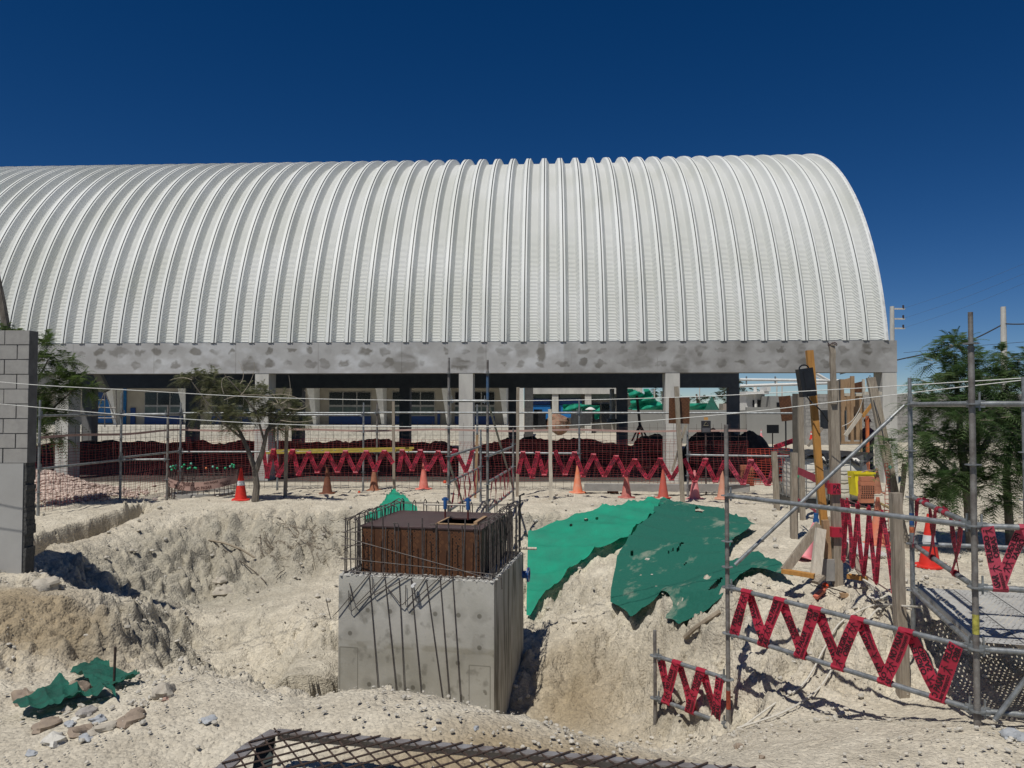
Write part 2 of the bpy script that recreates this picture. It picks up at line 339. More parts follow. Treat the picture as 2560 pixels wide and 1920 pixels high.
# ------------------------------------------------------------ scattered grit: nobody could count it
def scatter(name, n, sampler, smin, smax, mat, seed, power=3.0):
    rs = np.random.RandomState(seed); xy = sampler(rs, n); x, yv = xy[:, 0], xy[:, 1]
    z = H0(x, yv)
    t = (1 + 5 ** .5) / 2
    iv = np.array([(-1, t, 0), (1, t, 0), (-1, -t, 0), (1, -t, 0), (0, -1, t), (0, 1, t), (0, -1, -t), (0, 1, -t), (t, 0, -1), (t, 0, 1), (-t, 0, -1), (-t, 0, 1)]) / 1.9
    ifc = np.array([(0, 11, 5), (0, 5, 1), (0, 1, 7), (0, 7, 10), (0, 10, 11), (1, 5, 9), (5, 11, 4), (11, 10, 2), (10, 7, 6), (7, 1, 8), (3, 9, 4), (3, 4, 2), (3, 2, 6), (3, 6, 8), (3, 8, 9), (4, 9, 5), (2, 4, 11), (6, 2, 10), (8, 6, 7), (9, 8, 1)])
    s = smin + (smax - smin) * rs.rand(len(x)) ** power * 1.0
    s = s * np.clip(yv / 8, .8, 1.8)
    sc = s[:, None] * (.6 + .8 * rs.rand(len(x), 3)); sc[:, 2] *= .7
    vv = iv[None] * (1 + .35 * (rs.rand(len(x), 12, 1) - .5)) * sc[:, None, :]
    a = rs.rand(len(x)) * 6.28; ca, sa = np.cos(a)[:, None], np.sin(a)[:, None]
    vx = vv[..., 0] * ca - vv[..., 1] * sa + x[:, None]; vy = vv[..., 0] * sa + vv[..., 1] * ca + yv[:, None]
    vz = vv[..., 2] + z[:, None] + .02 + s[:, None] * .25
    VV = np.stack([vx, vy, vz], -1).reshape(-1, 3); QQ = (ifc[None] + (np.arange(len(x)) * 12)[:, None, None]).reshape(-1, 3)
    c = np.repeat(rs.rand(len(x)), 12)[:, None] * np.ones((1, 3))
    return setp(npmesh(name, VV, QQ, mat, smooth=False, attr={'tint': c}), kind='stuff')
def samp_near(rs, n):
    u = rs.rand(n); D = 1 / ((1 - u) / 4.6 + u / 19.0); s = (rs.rand(n) * 2 - 1) * .75
    x = s * D; d = vn(x * 1.3 + 3, D * 1.3) ; keep = rs.rand(n) < np.clip(d * 1.9 - .45, .06, 1); return np.stack([x[keep], D[keep]], -1)
gritm = M('pale_limestone_chips', (.62, .58, .50), .9, (.46, .42, .35), scale=3, attr='tint', cols=[(.8, .82, .84, 1)], bump=.4, bscale=60)
setp(scatter('gravel', 22000, samp_near, .004, .030, gritm, 3, 5), 'pale limestone chips and grit lying all over the dug sandy ground', 'gravel')
def samp_pink(rs, n):
    return np.stack([-11.7 + rs.randn(n) * 1.0, 18.2 + rs.randn(n) * .7], -1)
pinkm = M('pinkish_gravel', (.70, .58, .50), .9, (.55, .43, .37), scale=3, attr='tint', cols=[(.8, .8, .8, 1)], bump=.4, bscale=60)
setp(scatter('gravel_pile', 9000, samp_pink, .012, .035, pinkm, 5, 1.5), 'low heap of pinkish gravel behind the left fence beside the block wall', 'gravel heap')
# ============================================================ the barrel roofed hall (own frame: u along it, v away from the camera)
YAW = math.radians(2.74); cY, sY = math.cos(YAW), math.sin(YAW)
def U(p): return Vector((p[0] * cY + p[1] * sY, -p[0] * sY + p[1] * cY, p[2]))
def Up_(px, v): k = (px - 1280) / F; return v * (k * cY - sY) / (cY + k * sY)          # u of a pixel column at depth v
FZ = -2.25
hall = thing('barrel_roof_hall', U((-6, 30, -2.15)), 'open concrete hall under a long white ribbed barrel vault roof', 'building')
VF, VB = 22.0, 39.6; ZT, ZB = 1.85, .96; U0, U1 = -27.5, Up_(2244, 22.0)
# stained beam face: marks are grey repair patches on the concrete
def stainface(name, o, ex, ez, nu, nv, func, mat, parent):
    o = np.array(o); ex = np.array(ex); ez = np.array(ez)
    a, b = np.meshgrid(np.linspace(0, 1, nu), np.linspace(0, 1, nv)); c = func(a, b)
    Vv = o + a[..., None] * ex + b[..., None] * ez; Vv = Vv.reshape(-1, 3)
    ii = np.arange(nu * nv).reshape(nv, nu); Qq = np.stack([ii[:-1, :-1], ii[:-1, 1:], ii[1:, 1:], ii[1:, :-1]], -1).reshape(-1, 4)
    return npmesh(name, Vv, Qq, mat, parent=parent, smooth=False, attr={'stain': c.reshape(-1, 3)})
beamm = M('board_marked_concrete', (.46, .46, .45), .9, (.36, .355, .345), scale=1.6, attr='stain', cols=[(.42, .40, .36, 1), (.62, .61, .59, 1), (1.3, 1.33, 1.37, 1)], bump=.3, bscale=50, bdist=.004)
def beam_stain(a, b):
    L = (U1 - U0); x = a * L + U0; z = b * (ZT - ZB); rs = np.random.RandomState(4); r = np.zeros_like(a)
    nx = fbm(x * 5, z * 5, 4) * .13; nz = fbm(x * 5 + 50, z * 5, 4) * .13
    k = U0 + .2
    while k < U1:
        for row in (.64, .27):
            w_ = rs.uniform(.1, .19); h_ = rs.uniform(.06, .12); s = rs.uniform(.45, 1); ox = rs.uniform(-.05, .05)
            if rs.rand() < .25: h_ *= rs.uniform(1.4, 3); w_ *= rs.uniform(1, 2.2)
            if rs.rand() < .12: s = .15
            d = np.sqrt(((x + nx - k - ox) / w_) ** 2 + ((z + nz - row) / h_) ** 2); r = np.maximum(r, s * np.clip((1.2 - d) / .42, 0, 1))
        k += .565
    r *= np.clip(.85 + fbm(x * 3, z * 8, 3) * .9, .35, 1)
    g = np.zeros_like(a)
    for jx in np.arange(U0 + 1.3, U1, 2.44): g = np.maximum(g, np.clip(1 - np.abs(x - jx) / .02, 0, 1) * .8)
    g = np.maximum(g, np.clip(fbm(x * .8 + 4, z * 1.5, 4) * 1.2 - .15, 0, .6) * (.3 + .7 * (x > .5)))
    g = np.maximum(g, sstep(.4, .46, x) * np.clip(.62 + .9 * fbm(x * 2.2, z * 2.6 + 8, 5), 0, 1))
    wv = np.clip(fbm(x * 2 + 90, z * 3, 4) * 1.8, 0, .8) * (x < 1.5)
    return np.stack([r, g, wv], -1)
bf0 = U((U0, VF, ZB)); bf1 = U((U1, VF, ZB))
stainface('beam_face', bf0, bf1 - bf0, (0, 0, ZT - ZB), 2600, 60, beam_stain, beamm, hall)
MB(U).bb(U0, U1, VF + .003, VF + .62, ZB, ZT).build('front_beam', concn, hall)
darkc = M('shaded_bare_concrete', (.17, .17, .17), .95, (.13, .13, .13), scale=3, bump=.2)  # same bare concrete, interior shade mixed into a darker colour
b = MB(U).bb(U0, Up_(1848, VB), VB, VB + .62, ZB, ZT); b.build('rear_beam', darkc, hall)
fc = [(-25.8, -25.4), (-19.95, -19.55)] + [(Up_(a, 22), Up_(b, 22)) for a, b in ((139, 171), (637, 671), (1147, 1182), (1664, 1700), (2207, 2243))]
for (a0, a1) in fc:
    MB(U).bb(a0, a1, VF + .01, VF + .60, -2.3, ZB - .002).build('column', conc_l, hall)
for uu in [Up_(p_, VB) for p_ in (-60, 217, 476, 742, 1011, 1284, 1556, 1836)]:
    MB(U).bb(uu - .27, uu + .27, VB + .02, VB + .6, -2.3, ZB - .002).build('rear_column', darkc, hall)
# slanting end rib seen through the first bay
MB().bar(P(233, 910, 27), P(266, 978, 27), .22, .22, Vector((0, 1, 0))).build('inclined_strut', conc_l, hall)
# ribbed roof
PITCHR = .566; CV, CZ_, RR = 22.0 + 8.92, .53, 9.02
prof = [(0, .2, 0, 0), (.002, .208, 0, 0), (.008, .208, 0, 0), (.010, .190, 0, 1), (.038, .190, 0, 1), (.0385, .2, 0, 0), (.054, .2, 0, 0), (.058, .197, 0, 0), (.080, .198, 0, 0), (.088, .18, 1, 0), (.172, .015, 1.2, 0), (.187, 0, 1.7, 0), (.285, 0, 1.7, 0), (.383, 0, 1.7, 0), (.398, .015, 1.2, 0), (.482, .18, 1, 0), (.490, .198, 0, 0), (.515, .197, 0, 0), (.52, .2, 0, 0), (.55, .2, 0, 0)]
UR = Up_(2219, 22.0); n_per = int((UR + 26.9) / PITCHR); us = []; hs = []; cr = []; sm = []
for k in range(n_per):
    for (du, hh, c_, s_) in prof: us.append(UR - (n_per - k) * PITCHR + du); hs.append(hh); cr.append(c_); sm.append(s_)
us = np.array(us); hs = np.array(hs) - .17; cr = np.array(cr); sm = np.array(sm)
a0 = math.asin((ZT - CZ_) / RR); NA = 420
ang = np.linspace(a0, math.pi - a0, NA)
rad = RR + hs
uu = np.repeat(us[None], NA, 0); vv = CV - np.cos(ang)[:, None] * rad[None]; zz = CZ_ + np.sin(ang)[:, None] * rad[None]
Vr = np.stack([uu * cY + vv * sY, -uu * sY + vv * cY, zz], -1).reshape(-1, 3)
At = np.stack([np.repeat(cr[None], NA, 0), np.repeat(sm[None], NA, 0), np.zeros_like(uu)], -1).reshape(-1, 3)
ni = len(us); ii = np.arange(NA * ni).reshape(NA, ni); Qr = np.stack([ii[:-1, :-1], ii[:-1, 1:], ii[1:, 1:], ii[1:, :-1]], -1).reshape(-1, 4)
rm = bpy.data.materials.new('white_coated_roof_steel'); rm.use_nodes = True; nt = rm.node_tree; N = nt.nodes; L = nt.links; bs = N['Principled BSDF']
vc = N.new('ShaderNodeVertexColor'); vc.layer_name = 'corr'; sp = N.new('ShaderNodeSeparateColor'); L.new(vc.outputs[0], sp.inputs[0])
tc = N.new('ShaderNodeTexCoord'); sx_ = N.new('ShaderNodeSeparateXYZ'); L.new(tc.outputs['Object'], sx_.inputs[0])
# arc coordinate from the roof axis (object coordinates of the hall)
ax0 = U((0, CV, CZ_)) - ORG[hall.name]
def math_(op, a, b=None, c=None):
    n = N.new('ShaderNodeMath'); n.operation = op
    for i, q in enumerate((a, b, c)):
        if q is None: continue
        if isinstance(q, (int, float)): n.inputs[i].default_value = q
        else: L.new(q, n.inputs[i])
    return n.outputs[0]
vloc = math_('ADD', math_('MULTIPLY', math_('SUBTRACT', sx_.outputs[0], ax0.x), sY), math_('MULTIPLY', math_('SUBTRACT', sx_.outputs[1], ax0.y), cY))
zloc = math_('SUBTRACT', sx_.outputs[2], ax0.z)
arc = math_('MULTIPLY', math_('ARCTAN2', zloc, vloc), RR)
sn = math_('ADD', math_('SINE', math_('MULTIPLY', arc, 2 * math.pi / .047)), math_('MULTIPLY', math_('SINE', math_('MULTIPLY', arc, 2 * math.pi / .161)), math_('SUBTRACT', math_('MULTIPLY', sp.outputs[0], -.9), -1.55)))
hgt = math_('MULTIPLY', math_('MULTIPLY', sn, sp.outputs[0]), .5)
bp = N.new('ShaderNodeBump'); bp.inputs['Strength'].default_value = 1.0; bp.inputs['Distance'].default_value = .012; L.new(hgt, bp.inputs['Height']); L.new(bp.outputs[0], bs.inputs['Normal'])
no = N.new('ShaderNodeTexNoise'); no.inputs['Scale'].default_value = .5; no.inputs['Detail'].default_value = 6; L.new(tc.outputs['Object'], no.inputs[0])
rp = N.new('ShaderNodeValToRGB'); rp.color_ramp.elements[0].color = (.67, .685, .645, 1); rp.color_ramp.elements[1].color = (.745, .76, .74, 1); rp.color_ramp.elements[0].position = .35; rp.color_ramp.elements[1].position = .65; L.new(no.outputs[0], rp.inputs[0])
mx = N.new('ShaderNodeMix'); mx.data_type = 'RGBA'; L.new(sp.outputs[1], mx.inputs[0]); L.new(rp.outputs[0], mx.inputs[6]); mx.inputs[7].default_value = (.03, .035, .04, 1)
L.new(mx.outputs[2], bs.inputs['Base Color']); bs.inputs['Specular IOR Level'].default_value = .28; bs.inputs['Roughness'].default_value = .5; bs.inputs['Metallic'].default_value = .0
roof = npmesh('roof', Vr, Qr, rm, parent=hall, smooth=False, attr={'corr': At})
# flashing at the foot of the roof and the end trim
MB(U).bb(U0 + .3, UR + .03, VF + .02, VF + .5, ZT + .002, ZT + .03).build('eaves_flashing', galv, hall)
pts = [U((UR + .015, CV - math.cos(t) * (RR + .02), CZ_ + math.sin(t) * (RR + .02))) for t in np.linspace(a0, math.pi - a0, 70)]
MB().path(pts, .035, 6).build('end_trim', M('white_trim', (.72, .73, .73), .4, bump=0), hall)
# soil heaps under the roof, the shade there darkened into their colour
soilm = M('shade_darkened_soil', (.045, .04, .04), .95, (.02, .018, .02), scale=2, bump=.8, bscale=12, bdist=.05)
def heap(px, v, wid, dep, h, lab, seed):
    nx, ny = 60, 30; a, b_ = np.meshgrid(np.linspace(-1, 1, nx), np.linspace(-1, 1, ny)); rr = np.clip(1 - (a ** 4) * .9 - b_ ** 2, 0, 1)
    u_ = Up_(px, v); xx = u_ + a * wid; yy = v + b_ * dep; z = FZ + (rr ** .4) * h * (1 + .35 * fbm(xx * 1.2 + seed, yy * 1.2, 4)) + .1 * fbm(xx * 4, yy * 4 + seed, 3)
    z = np.where(rr <= 0, FZ - .05, z)
    Vv = np.stack([xx * cY + yy * sY, -xx * sY + yy * cY, z], -1).reshape(-1, 3); i2 = np.arange(nx * ny).reshape(ny, nx)
    Qq = np.stack([i2[:-1, :-1], i2[:-1, 1:], i2[1:, 1:], i2[1:, :-1]], -1).reshape(-1, 4)
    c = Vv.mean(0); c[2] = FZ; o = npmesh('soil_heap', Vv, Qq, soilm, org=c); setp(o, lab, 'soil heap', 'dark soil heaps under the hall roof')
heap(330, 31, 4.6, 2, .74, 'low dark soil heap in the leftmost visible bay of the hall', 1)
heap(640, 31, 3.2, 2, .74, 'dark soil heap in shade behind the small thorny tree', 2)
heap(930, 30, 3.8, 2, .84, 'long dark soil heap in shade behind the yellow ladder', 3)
heap(1380, 29, 3.6, 2, .95, 'shade-darkened soil heap right of the central hall column', 4)
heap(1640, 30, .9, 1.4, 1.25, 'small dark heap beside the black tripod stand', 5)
heap(1815, 26, 1.4, 2, 1.35, 'rounded shade-darkened soil heap at the open right end of the hall', 6)
# ============================================================ scaffold tubes
RB = .0242
def ring(mb, c, r=.062, t=.009):
    mb.lathe((c[0], c[1], c[2] - t / 2), [(r, 0), (r, t)], 14)
def post(parent, px, D, ztop, zbot, rings, mat=galv, spigot=.18, r=RB, name='standard'):
    q = P(px, 1016, D); x, y = q.x, q.y
    if zbot is None: zbot = hz(x, y) - .03
    m = MB(); m.tube((x, y, zbot), (x, y, ztop - (spigot or 0)), r, 12)
    if spigot: m.tube((x, y, ztop - spigot - .01), (x, y, ztop), r * .8, 12)
    m.tube((x, y, zbot), (x, y, zbot + .2), r * 1.18, 12)
    o = m.build(name, mat, parent, smooth='auto')
    for z in rings:
        rm_ = MB(); ring(rm_, (x, y, z)); rm_.build('rosette', galv, o)
    return Vector((x, y, 0))
def ledger(parent, a, b, z0, z1=None, mat=galv, r=RB, name='ledger', g=.06):
    z1 = z0 if z1 is None else z1
    p = Vector((a.x, a.y, z0)); q = Vector((b.x, b.y, z1)); d = (q - p).normalized(); m = MB()
    m.tube(p + d * g, q - d * g, r, 12)
    for e, s in ((p, 1), (q, -1)):
        c = e + d * (s * .055); m.box(c, (.075, .035, .06), (d, Vector((0, 0, 1)).cross(d).normalized(), Vector((0, 0, 1))))
        m.box(c + Vector((0, 0, .02)), (.012, .02, .15), (d, Vector((0, 0, 1)).cross(d).normalized(), Vector((0, 0, 1))))
    return m.build(name, mat, parent, smooth='auto')
def zr(top, n, step=.5): return [top - step * i for i in range(n)]
# ---- near scaffold on the right
A_ = P(2430, 1016, 6.35); B_ = P(1815, 1016, 8.5); C_ = P(2275, 1016, 8.35); D_ = P(1634, 1016, 9.3)
ud = (C_ - A_).normalized(); un = Vector((ud.y, -ud.x, 0)); E_ = A_ + un * 1.09; Fq = C_ + un * 1.09
def pxof(v): return 1280 + v.x / v.y * F
sc1 = thing('scaffold', (A_.x, A_.y, -2.66), 'galvanised tube scaffold with perforated steel deck at the right edge, near the camera', 'scaffold')
R0 = .02
post(sc1, 2430, 6.35, .78, None, [R0 + .5, R0, R0 - .5, R0 - 1, R0 - 1.5, R0 - 2, R0 - 2.5], galvw, .28)
post(sc1, 1815, 8.5, -.2, None, [R0 - 1, R0 - 1.5, R0 - 1.78, R0 - 2, R0 - 2.5, R0 - 3, R0 - 3.5], galvw, 0)
post(sc1, 2275, 8.35, .31, None, [R0, R0 - .5, R0 - 1, R0 - 1.5, R0 - 2], galv, .2)
post(sc1, 1634, 9.3, -1.9 - .78, None, [R0 - 3, R0 - 3.5], galvw, 0, r=.021)
post(sc1, pxof(E_), E_.y, .78, None, [R0 + .5, R0, R0 - .5, R0 - 1, R0 - 1.5, R0 - 2], galv, .2)
post(sc1, pxof(Fq), Fq.y, .31, None, [R0, R0 - .5, R0 - 1, R0 - 1.5, R0 - 2], galv, .2)
for z in (-1, -2, -2.5): ledger(sc1, B_, A_, z + R0)
for z in (-3, -3.5): ledger(sc1, D_, B_, z + R0)
for z in (0, -1, -1.5, -2): ledger(sc1, C_, A_, z + R0)
for z in (0, -1, -1.5, -2, -2.5): ledger(sc1, A_, E_, z + R0)
for z in (-1.5, -2): ledger(sc1, C_, Fq, z + R0)
for z in (0, -1, -1.5, -2): ledger(sc1, Fq, E_, z + R0)
def brace(parent, a, za, b, zb, mat=galv, r=.021):
    p = Vector((a.x, a.y, za)); q = Vector((b.x, b.y, zb)); d = (q - p).normalized(); m = MB(); m.tube(p + d * .04, q - d * .16, r, 12)
    m.box(q - d * .09, (.012, .055, .2), (d.orthogonal().normalized(), d.cross(d.orthogonal()).normalized(), d))
    return m.build('diagonal_brace', mat, parent, smooth='auto')
off = Vector((0, -.05, 0))
brace(sc1, B_ + Vector((.05, -.02, 0)), -1.76, C_ + Vector((-.1, -.06, 0)), .0)
brace(sc1, A_ + Vector((.08, -.06, 0)), -2.56, E_ + Vector((0, -.06, 0)), -1.0)
# blue and orange paint bands on post C, red on B and A
for (pt, z0, z1, c) in ((C_, -1.15, -1.28, (.02, .09, .28)), (C_, -1.30, -1.36, (.55, .16, .06)), (B_, -3.1, -3.3, (.35, .06, .03)), (A_, -1.70, -1.86, (.45, .42, .08))):
    MB().tube((pt.x, pt.y, z0), (pt.x, pt.y, z1), RB + .0015, 12).build('painted_band', M('band_paint', c, .6, bump=0, var=.4, scale=20), sc1, smooth='auto')
# perforated deck planks from the C side ledger to the A side ledger
deckm = M('perforated_deck_steel', (.55, .55, .52), .5, (.40, .39, .37), scale=6, metal=.1, bump=.2)
for k in range(5):
    o0 = A_ + un * (.05 + .335 * k) + Vector((0, 0, R0 - 1.955)) - Vector((0, 0, A_.z)); L_ = 2.0; W = .32
    o0 = Vector((o0.x, o0.y, R0 - 1.955)); m = MB(); nL, nW = 44, 7
    # grid of strips leaving slots open
    vs = []; fs = []
    for i in range(nL):
        y0 = .04 + (L_ - .02) * i / nL; y1 = .04 + (L_ - .02) * (i + 1) / nL; h = (y1 - y0)
        m.add([o0 + ud * y0, o0 + ud * (y0 + h * .60), o0 + ud * (y0 + h * .60) + un * W, o0 + ud * y0 + un * W], [(0, 1, 2, 3)])
        for j in range(nW + 1):
            x0 = W * j / nW - .018 + (.0 if i % 2 else .02); x0 = min(max(0, x0), W - .034)
            m.add([o0 + ud * (y0 + h * .60) + un * x0, o0 + ud * y1 + un * x0, o0 + ud * y1 + un * (x0 + .034), o0 + ud * (y0 + h * .60) + un * (x0 + .034)], [(0, 1, 2, 3)])
    for e in (0, W): m.box(o0 + ud * 1.03 + un * e + Vector((0, 0, -.035)), (2.0, .004, .07), (ud, un, Vector((0, 0, 1))))
    m.build('deck_plank', deckm, sc1)
# ---- gangway scaffold behind the concrete chamber
N1 = P(1122, 1016, 13.9); N2 = P(1219, 1016, 13.9); M1 = P(1202, 1016, 17.4); M2 = P(1283, 1016, 17.4)
sc2 = thing('scaffold', (N1.x, N1.y, -3.2), 'tall narrow gangway scaffold with blue topped posts rising behind the rebar of the concrete chamber', 'scaffold')
post(sc2, 1122, 13.9, .88, None, zr(.6, 7), galvw, .2)
o2 = post(sc2, 1219, 13.9, .84, None, zr(.6, 7), galvw, .2)
post(sc2, 1202, 17.4, -.52, None, zr(-.85, 4), galv, .18); post(sc2, 1283, 17.4, -.5, None, zr(-.85, 4), galvw, .18)
MB().tube((N2.x, N2.y, .12), (N2.x, N2.y, .55), RB + .002, 12).build('painted_band', bluetube, sc2, smooth='auto')
ledger(sc2, N1, N2, .1)
for z in (-.9, -1.37, -1.88):
    ledger(sc2, N1, M1, z); ledger(sc2, N2, M2, z)
brace(sc2, N2, .1, M2, -1.85, galvw); brace(sc2, N1, -1.0, M1 + Vector((-.3, -1.2, 0)), -2.1, galvw)
# ---- railings along the excavation edge
def railing(pts, label, zt, rails, segs):
    o = thing('scaffold_railing', P(pts[0][0], 1210, pts[0][1]), label, 'railing', 'tube railings round the dig'); V_ = []
    for (px, D, top) in pts:
        zz = [z for z in zt if z < top]; V_.append(post(o, px, D, top, None, zz, galv if random.random() < .5 else galvw, .14))
    for (i, j, lev) in segs:
        for z in lev: ledger(o, V_[i], V_[j], z)
    return o
railing([(100, 14.8, .12), (304, 17.3, .3), (420, 17.5, .03), (452, 19.8, .1)], 'leftmost tube railing turning a corner between the block wall and the thorny tree', [-.18, -.7, -1.2, -1.65], None,
        [(0, 1, (-.18, -1.2)), (1, 3, (-.18, -1.15)), (1, 2, (-1.2,)), (2, 1, (-.18,))])
railing([(452.5, 19.82, -.9), (695, 19.6, -.35), (909, 19.6, .1), (943, 19.9, .1), (1193, 19.4, .05), (1448, 19.2, .15)], 'middle tube railing along the netting behind the row of cones', [-.17, -.67, -1.17, -1.67], None,
        [(0, 3, (-.17, -1.17)), (3, 5, (-.16, -1.17)), (1, 2, (-.22,))])
railing([(1448.6, 19.22, -.9), (1718, 18.6, -.6), (1990, 18.0, -.1)], 'right tube railing ending at the timber stakes', [-.17, -.67, -1.17, -1.67], None, [(0, 2, (-.16,)), (1, 2, (-1.17,))])
# ============================================================ danger tape with lettering
fc_ = {}
def textpoly(txt, size, bold=.03):
    cu = bpy.data.curves.new('lettering', 'FONT'); cu.body = txt; cu.size = size; cu.resolution_u = 2; cu.offset = bold * size; cu.fill_mode = 'FRONT'
    ob = bpy.data.objects.new('lettering', cu); COL.objects.link(ob); dg = bpy.context.evaluated_depsgraph_get()
    me = bpy.data.meshes.new_from_object(ob.evaluated_get(dg)); vs = [(v.co.x, v.co.y) for v in me.vertices]; fs = [tuple(p.vertices) for p in me.polygons]
    bpy.data.objects.remove(ob); bpy.data.curves.remove(cu); bpy.data.meshes.remove(me); return vs, fs
def fit(vf, x0, y0, wd, hh):
    vs, fs = vf; xs = [v[0] for v in vs]; ys_ = [v[1] for v in vs]; ax, bx, ay, by = min(xs), max(xs), min(ys_), max(ys_)
    return [((x - ax) / (bx - ax) * wd + x0, (y - ay) / (by - ay) * hh + y0) for (x, y) in vs], fs
# one repeat of the print on a strip one unit high; widths in strip heights
PRINT = []; LREP = 6.9
PRINT.append(fit(textpoly('NO PASAR', 1), .1, .47, 2.4, .48)); PRINT.append(fit(textpoly('PERSONAS TRABAJANDO', 1), .1, .07, 2.5, .32))
PRINT.append(fit(textpoly('PELIGRO', 1), 3.5, .51, 2.2, .45)); PRINT.append(fit(textpoly('OBRAS', 1), 3.8, .03, 1.75, .44))
def fig(cx):                                     # little worker figures printed between the words
    out = []
    for (x0, y0, x1, y1, w_) in ((0, .5, .05, .75, .09), (0, .5, -.2, .12, .06), (0, .5, .2, .15, .06), (.04, .72, .3, .5, .05), (.04, .72, -.25, .6, .05), (.05, .8, .05, .9, .12)):
        dx, dy = x1 - x0, y1 - y0; l = math.hypot(dx, dy); nx, ny = -dy / l * w_ / 2, dx / l * w_ / 2
        out.append(([(cx + x0 + nx, y0 + ny), (cx + x1 + nx, y1 + ny), (cx + x1 - nx, y1 - ny), (cx + x0 - nx, y0 - ny)], [(0, 1, 2, 3)]))
    return out
PRINT += fig(2.95) + fig(6.05) + fig(6.5)
tapem = M('red_plastic_tape', (.66, .055, .10), .45, (.55, .035, .075), scale=4, bump=.15, bscale=12, trans=.42)
tapef = M('faded_pink_plastic_tape', (.68, .10, .16), .5, (.55, .06, .10), scale=4, bump=.15, bscale=12, trans=.35)
inkm = M('black_print', (.02, .008, .012), .6, bump=0, var=.1)
brownt = M('faded_brown_tape', (.48, .32, .27), .7, (.36, .23, .2), scale=3, bump=.2)
def ribbon(bm, tm, p, q, wid, nrm, s0, mirror, text=True, twist=0, narrow=1., seed=0):
    """strip p->q; nrm points to the reader; mirrored print is the back of the strip"""
    d = (q - p); L_ = d.length; d = d / L_; up = nrm.cross(d).normalized() * (-1 if mirror else 1); n = nrm.normalized()
    K = max(2, int(L_ / .06)); rs = random.Random(seed); ph = rs.uniform(0, 6); amp = .006 + .006 * rs.random(); bow = rs.uniform(-.014, .014) * min(1, L_ / .6)
    def pt(s, h, o=0.):
        t = s / L_; wv = wid * (narrow + (1 - narrow) * abs(2 * t - 1)); 
        return p + d * s + up * ((h - .5) * wv + bow * math.sin(math.pi * t)) + n * (amp * math.sin(ph + s * 9 + h * 2.2) + o + 0)
    vs = []; fs = []
    HH = 4
    for i in range(K + 1):
        for j in range(HH + 1): vs.append(pt(L_ * i / K, j / HH))
    for i in range(K):
        for j in range(HH): a = i * (HH + 1) + j; fs.append((a, a + 1, a + HH + 2, a + HH + 1))
    bm.add(vs, fs)
    if not text: return s0 + L_
    e = -s0 / wid % LREP
    off_ = -(s0 / wid % LREP)
    while off_ * wid < L_:
        for (tv, tf) in PRINT:
            sv = [((x + off_) * wid, y) for (x, y) in tv]; ok = [0.003 < s < L_ - .003 for (s, h) in sv]
            ff = [f for f in tf if all(ok[i] for i in f)]
            if not ff: continue
            used = sorted(set(i for f in ff for i in f)); mp_ = {k: i for i, k in enumerate(used)}
            tm.add([pt(sv[i][0], sv[i][1], .004) for i in used], [tuple(mp_[i] for i in f) for f in ff])
        off_ += LREP
    return s0 + L_
def zigzag(pts, wid, label, mat=tapem, nrm=None, first_front=True, text=True, narrow=1., group='red and black danger tapes', s0=0., up_text=True):
    """pts: fold points alternately on two rails; strokes going up lie in front"""
    pts = [Vector(p) for p in pts]; nn = Vector((0, -1, 0)) if nrm is None else nrm; rz = random.Random(int(abs(pts[0].x) * 1000) + len(pts))
    if nrm is None: pts = [q + Vector((rz.uniform(-.03, .03), 0, rz.uniform(-.03, .02))) for q in pts]
    o = thing('barrier_tape', pts[0], label, 'barrier tape', group); bm = MB(); tm = MB(); s = s0
    for i in range(len(pts) - 1):
        p, q = pts[i], pts[i + 1]; goup = q.z > p.z; sh = nn * (.028 if goup else -.028)
        s = ribbon(bm, tm, p + sh, q + sh, wid, nn if True else nn, s, not goup, text, narrow=narrow, seed=i + int(abs(pts[0].x) * 100))
    # folds wrapped over the rails
    for i, p in enumerate(pts[1:-1]):
        e = (pts[i + 2] - pts[i]); e.z *= 0.0; e = e.normalized() if e.length > 0 else Vector((1, 0, 0)); r_ = .031; hw = wid * .56
        for k in range(6):
            a0, a1 = math.pi * (k / 6 * 2), math.pi * ((k + 1) / 6 * 2); c = []
            for (aa, ss) in ((a0, -1), (a1, -1), (a1, 1), (a0, 1)): c.append(p + e * (ss * hw) + nn * (math.cos(aa) * r_) + Vector((0, 0, math.sin(aa) * r_)))
            bm.add(c, [(0, 1, 2, 3)])
    t_ = bm.build('tape_strip', mat, o)
    if tm.v: tm.build('printed_lettering', inkm, o)
    return o
def onrail(a, b, z0, z1, px):
    """point of the rail a-b seen in pixel column px"""
    k = (px - 1280) / F; t = (k * a.y - a.x) / ((b.x - a.x) - k * (b.y - a.y)); q = a + (b - a) * t; return Vector((q.x, q.y, z0 + (z1 - z0) * t))
def zz(a, b, ztop, zbot, seq):
    return [onrail(a, b, (ztop if u else zbot) + R0, (ztop if u else zbot) + R0, px) for (px, u) in seq]
nAB = Vector(((A_ - B_).y, -(A_ - B_).x, 0)).normalized(); nAB = nAB if nAB.y < 0 else -nAB
z4 = lambda X: 1750 + X / 2.304
zigzag(zz(B_, A_, -2, -2.5, [(z4(190), 0), (z4(262), 1), (z4(355), 0), (z4(450), 1), (z4(565), 0), (z4(655), 1), (z4(778), 0), (z4(895), 1), (z4(1045), 0), (z4(1170), 1), (z4(1345), 0), (z4(1462), 1)]), .118,
       'long red danger tape zigzagging between the two lower rails above the pit', nrm=nAB, s0=.3)
nDB = Vector(((B_ - D_).y, -(B_ - D_).x, 0)).normalized(); nDB = nDB if nDB.y < 0 else -nDB
z3 = lambda X: 1250 + X / 2.304
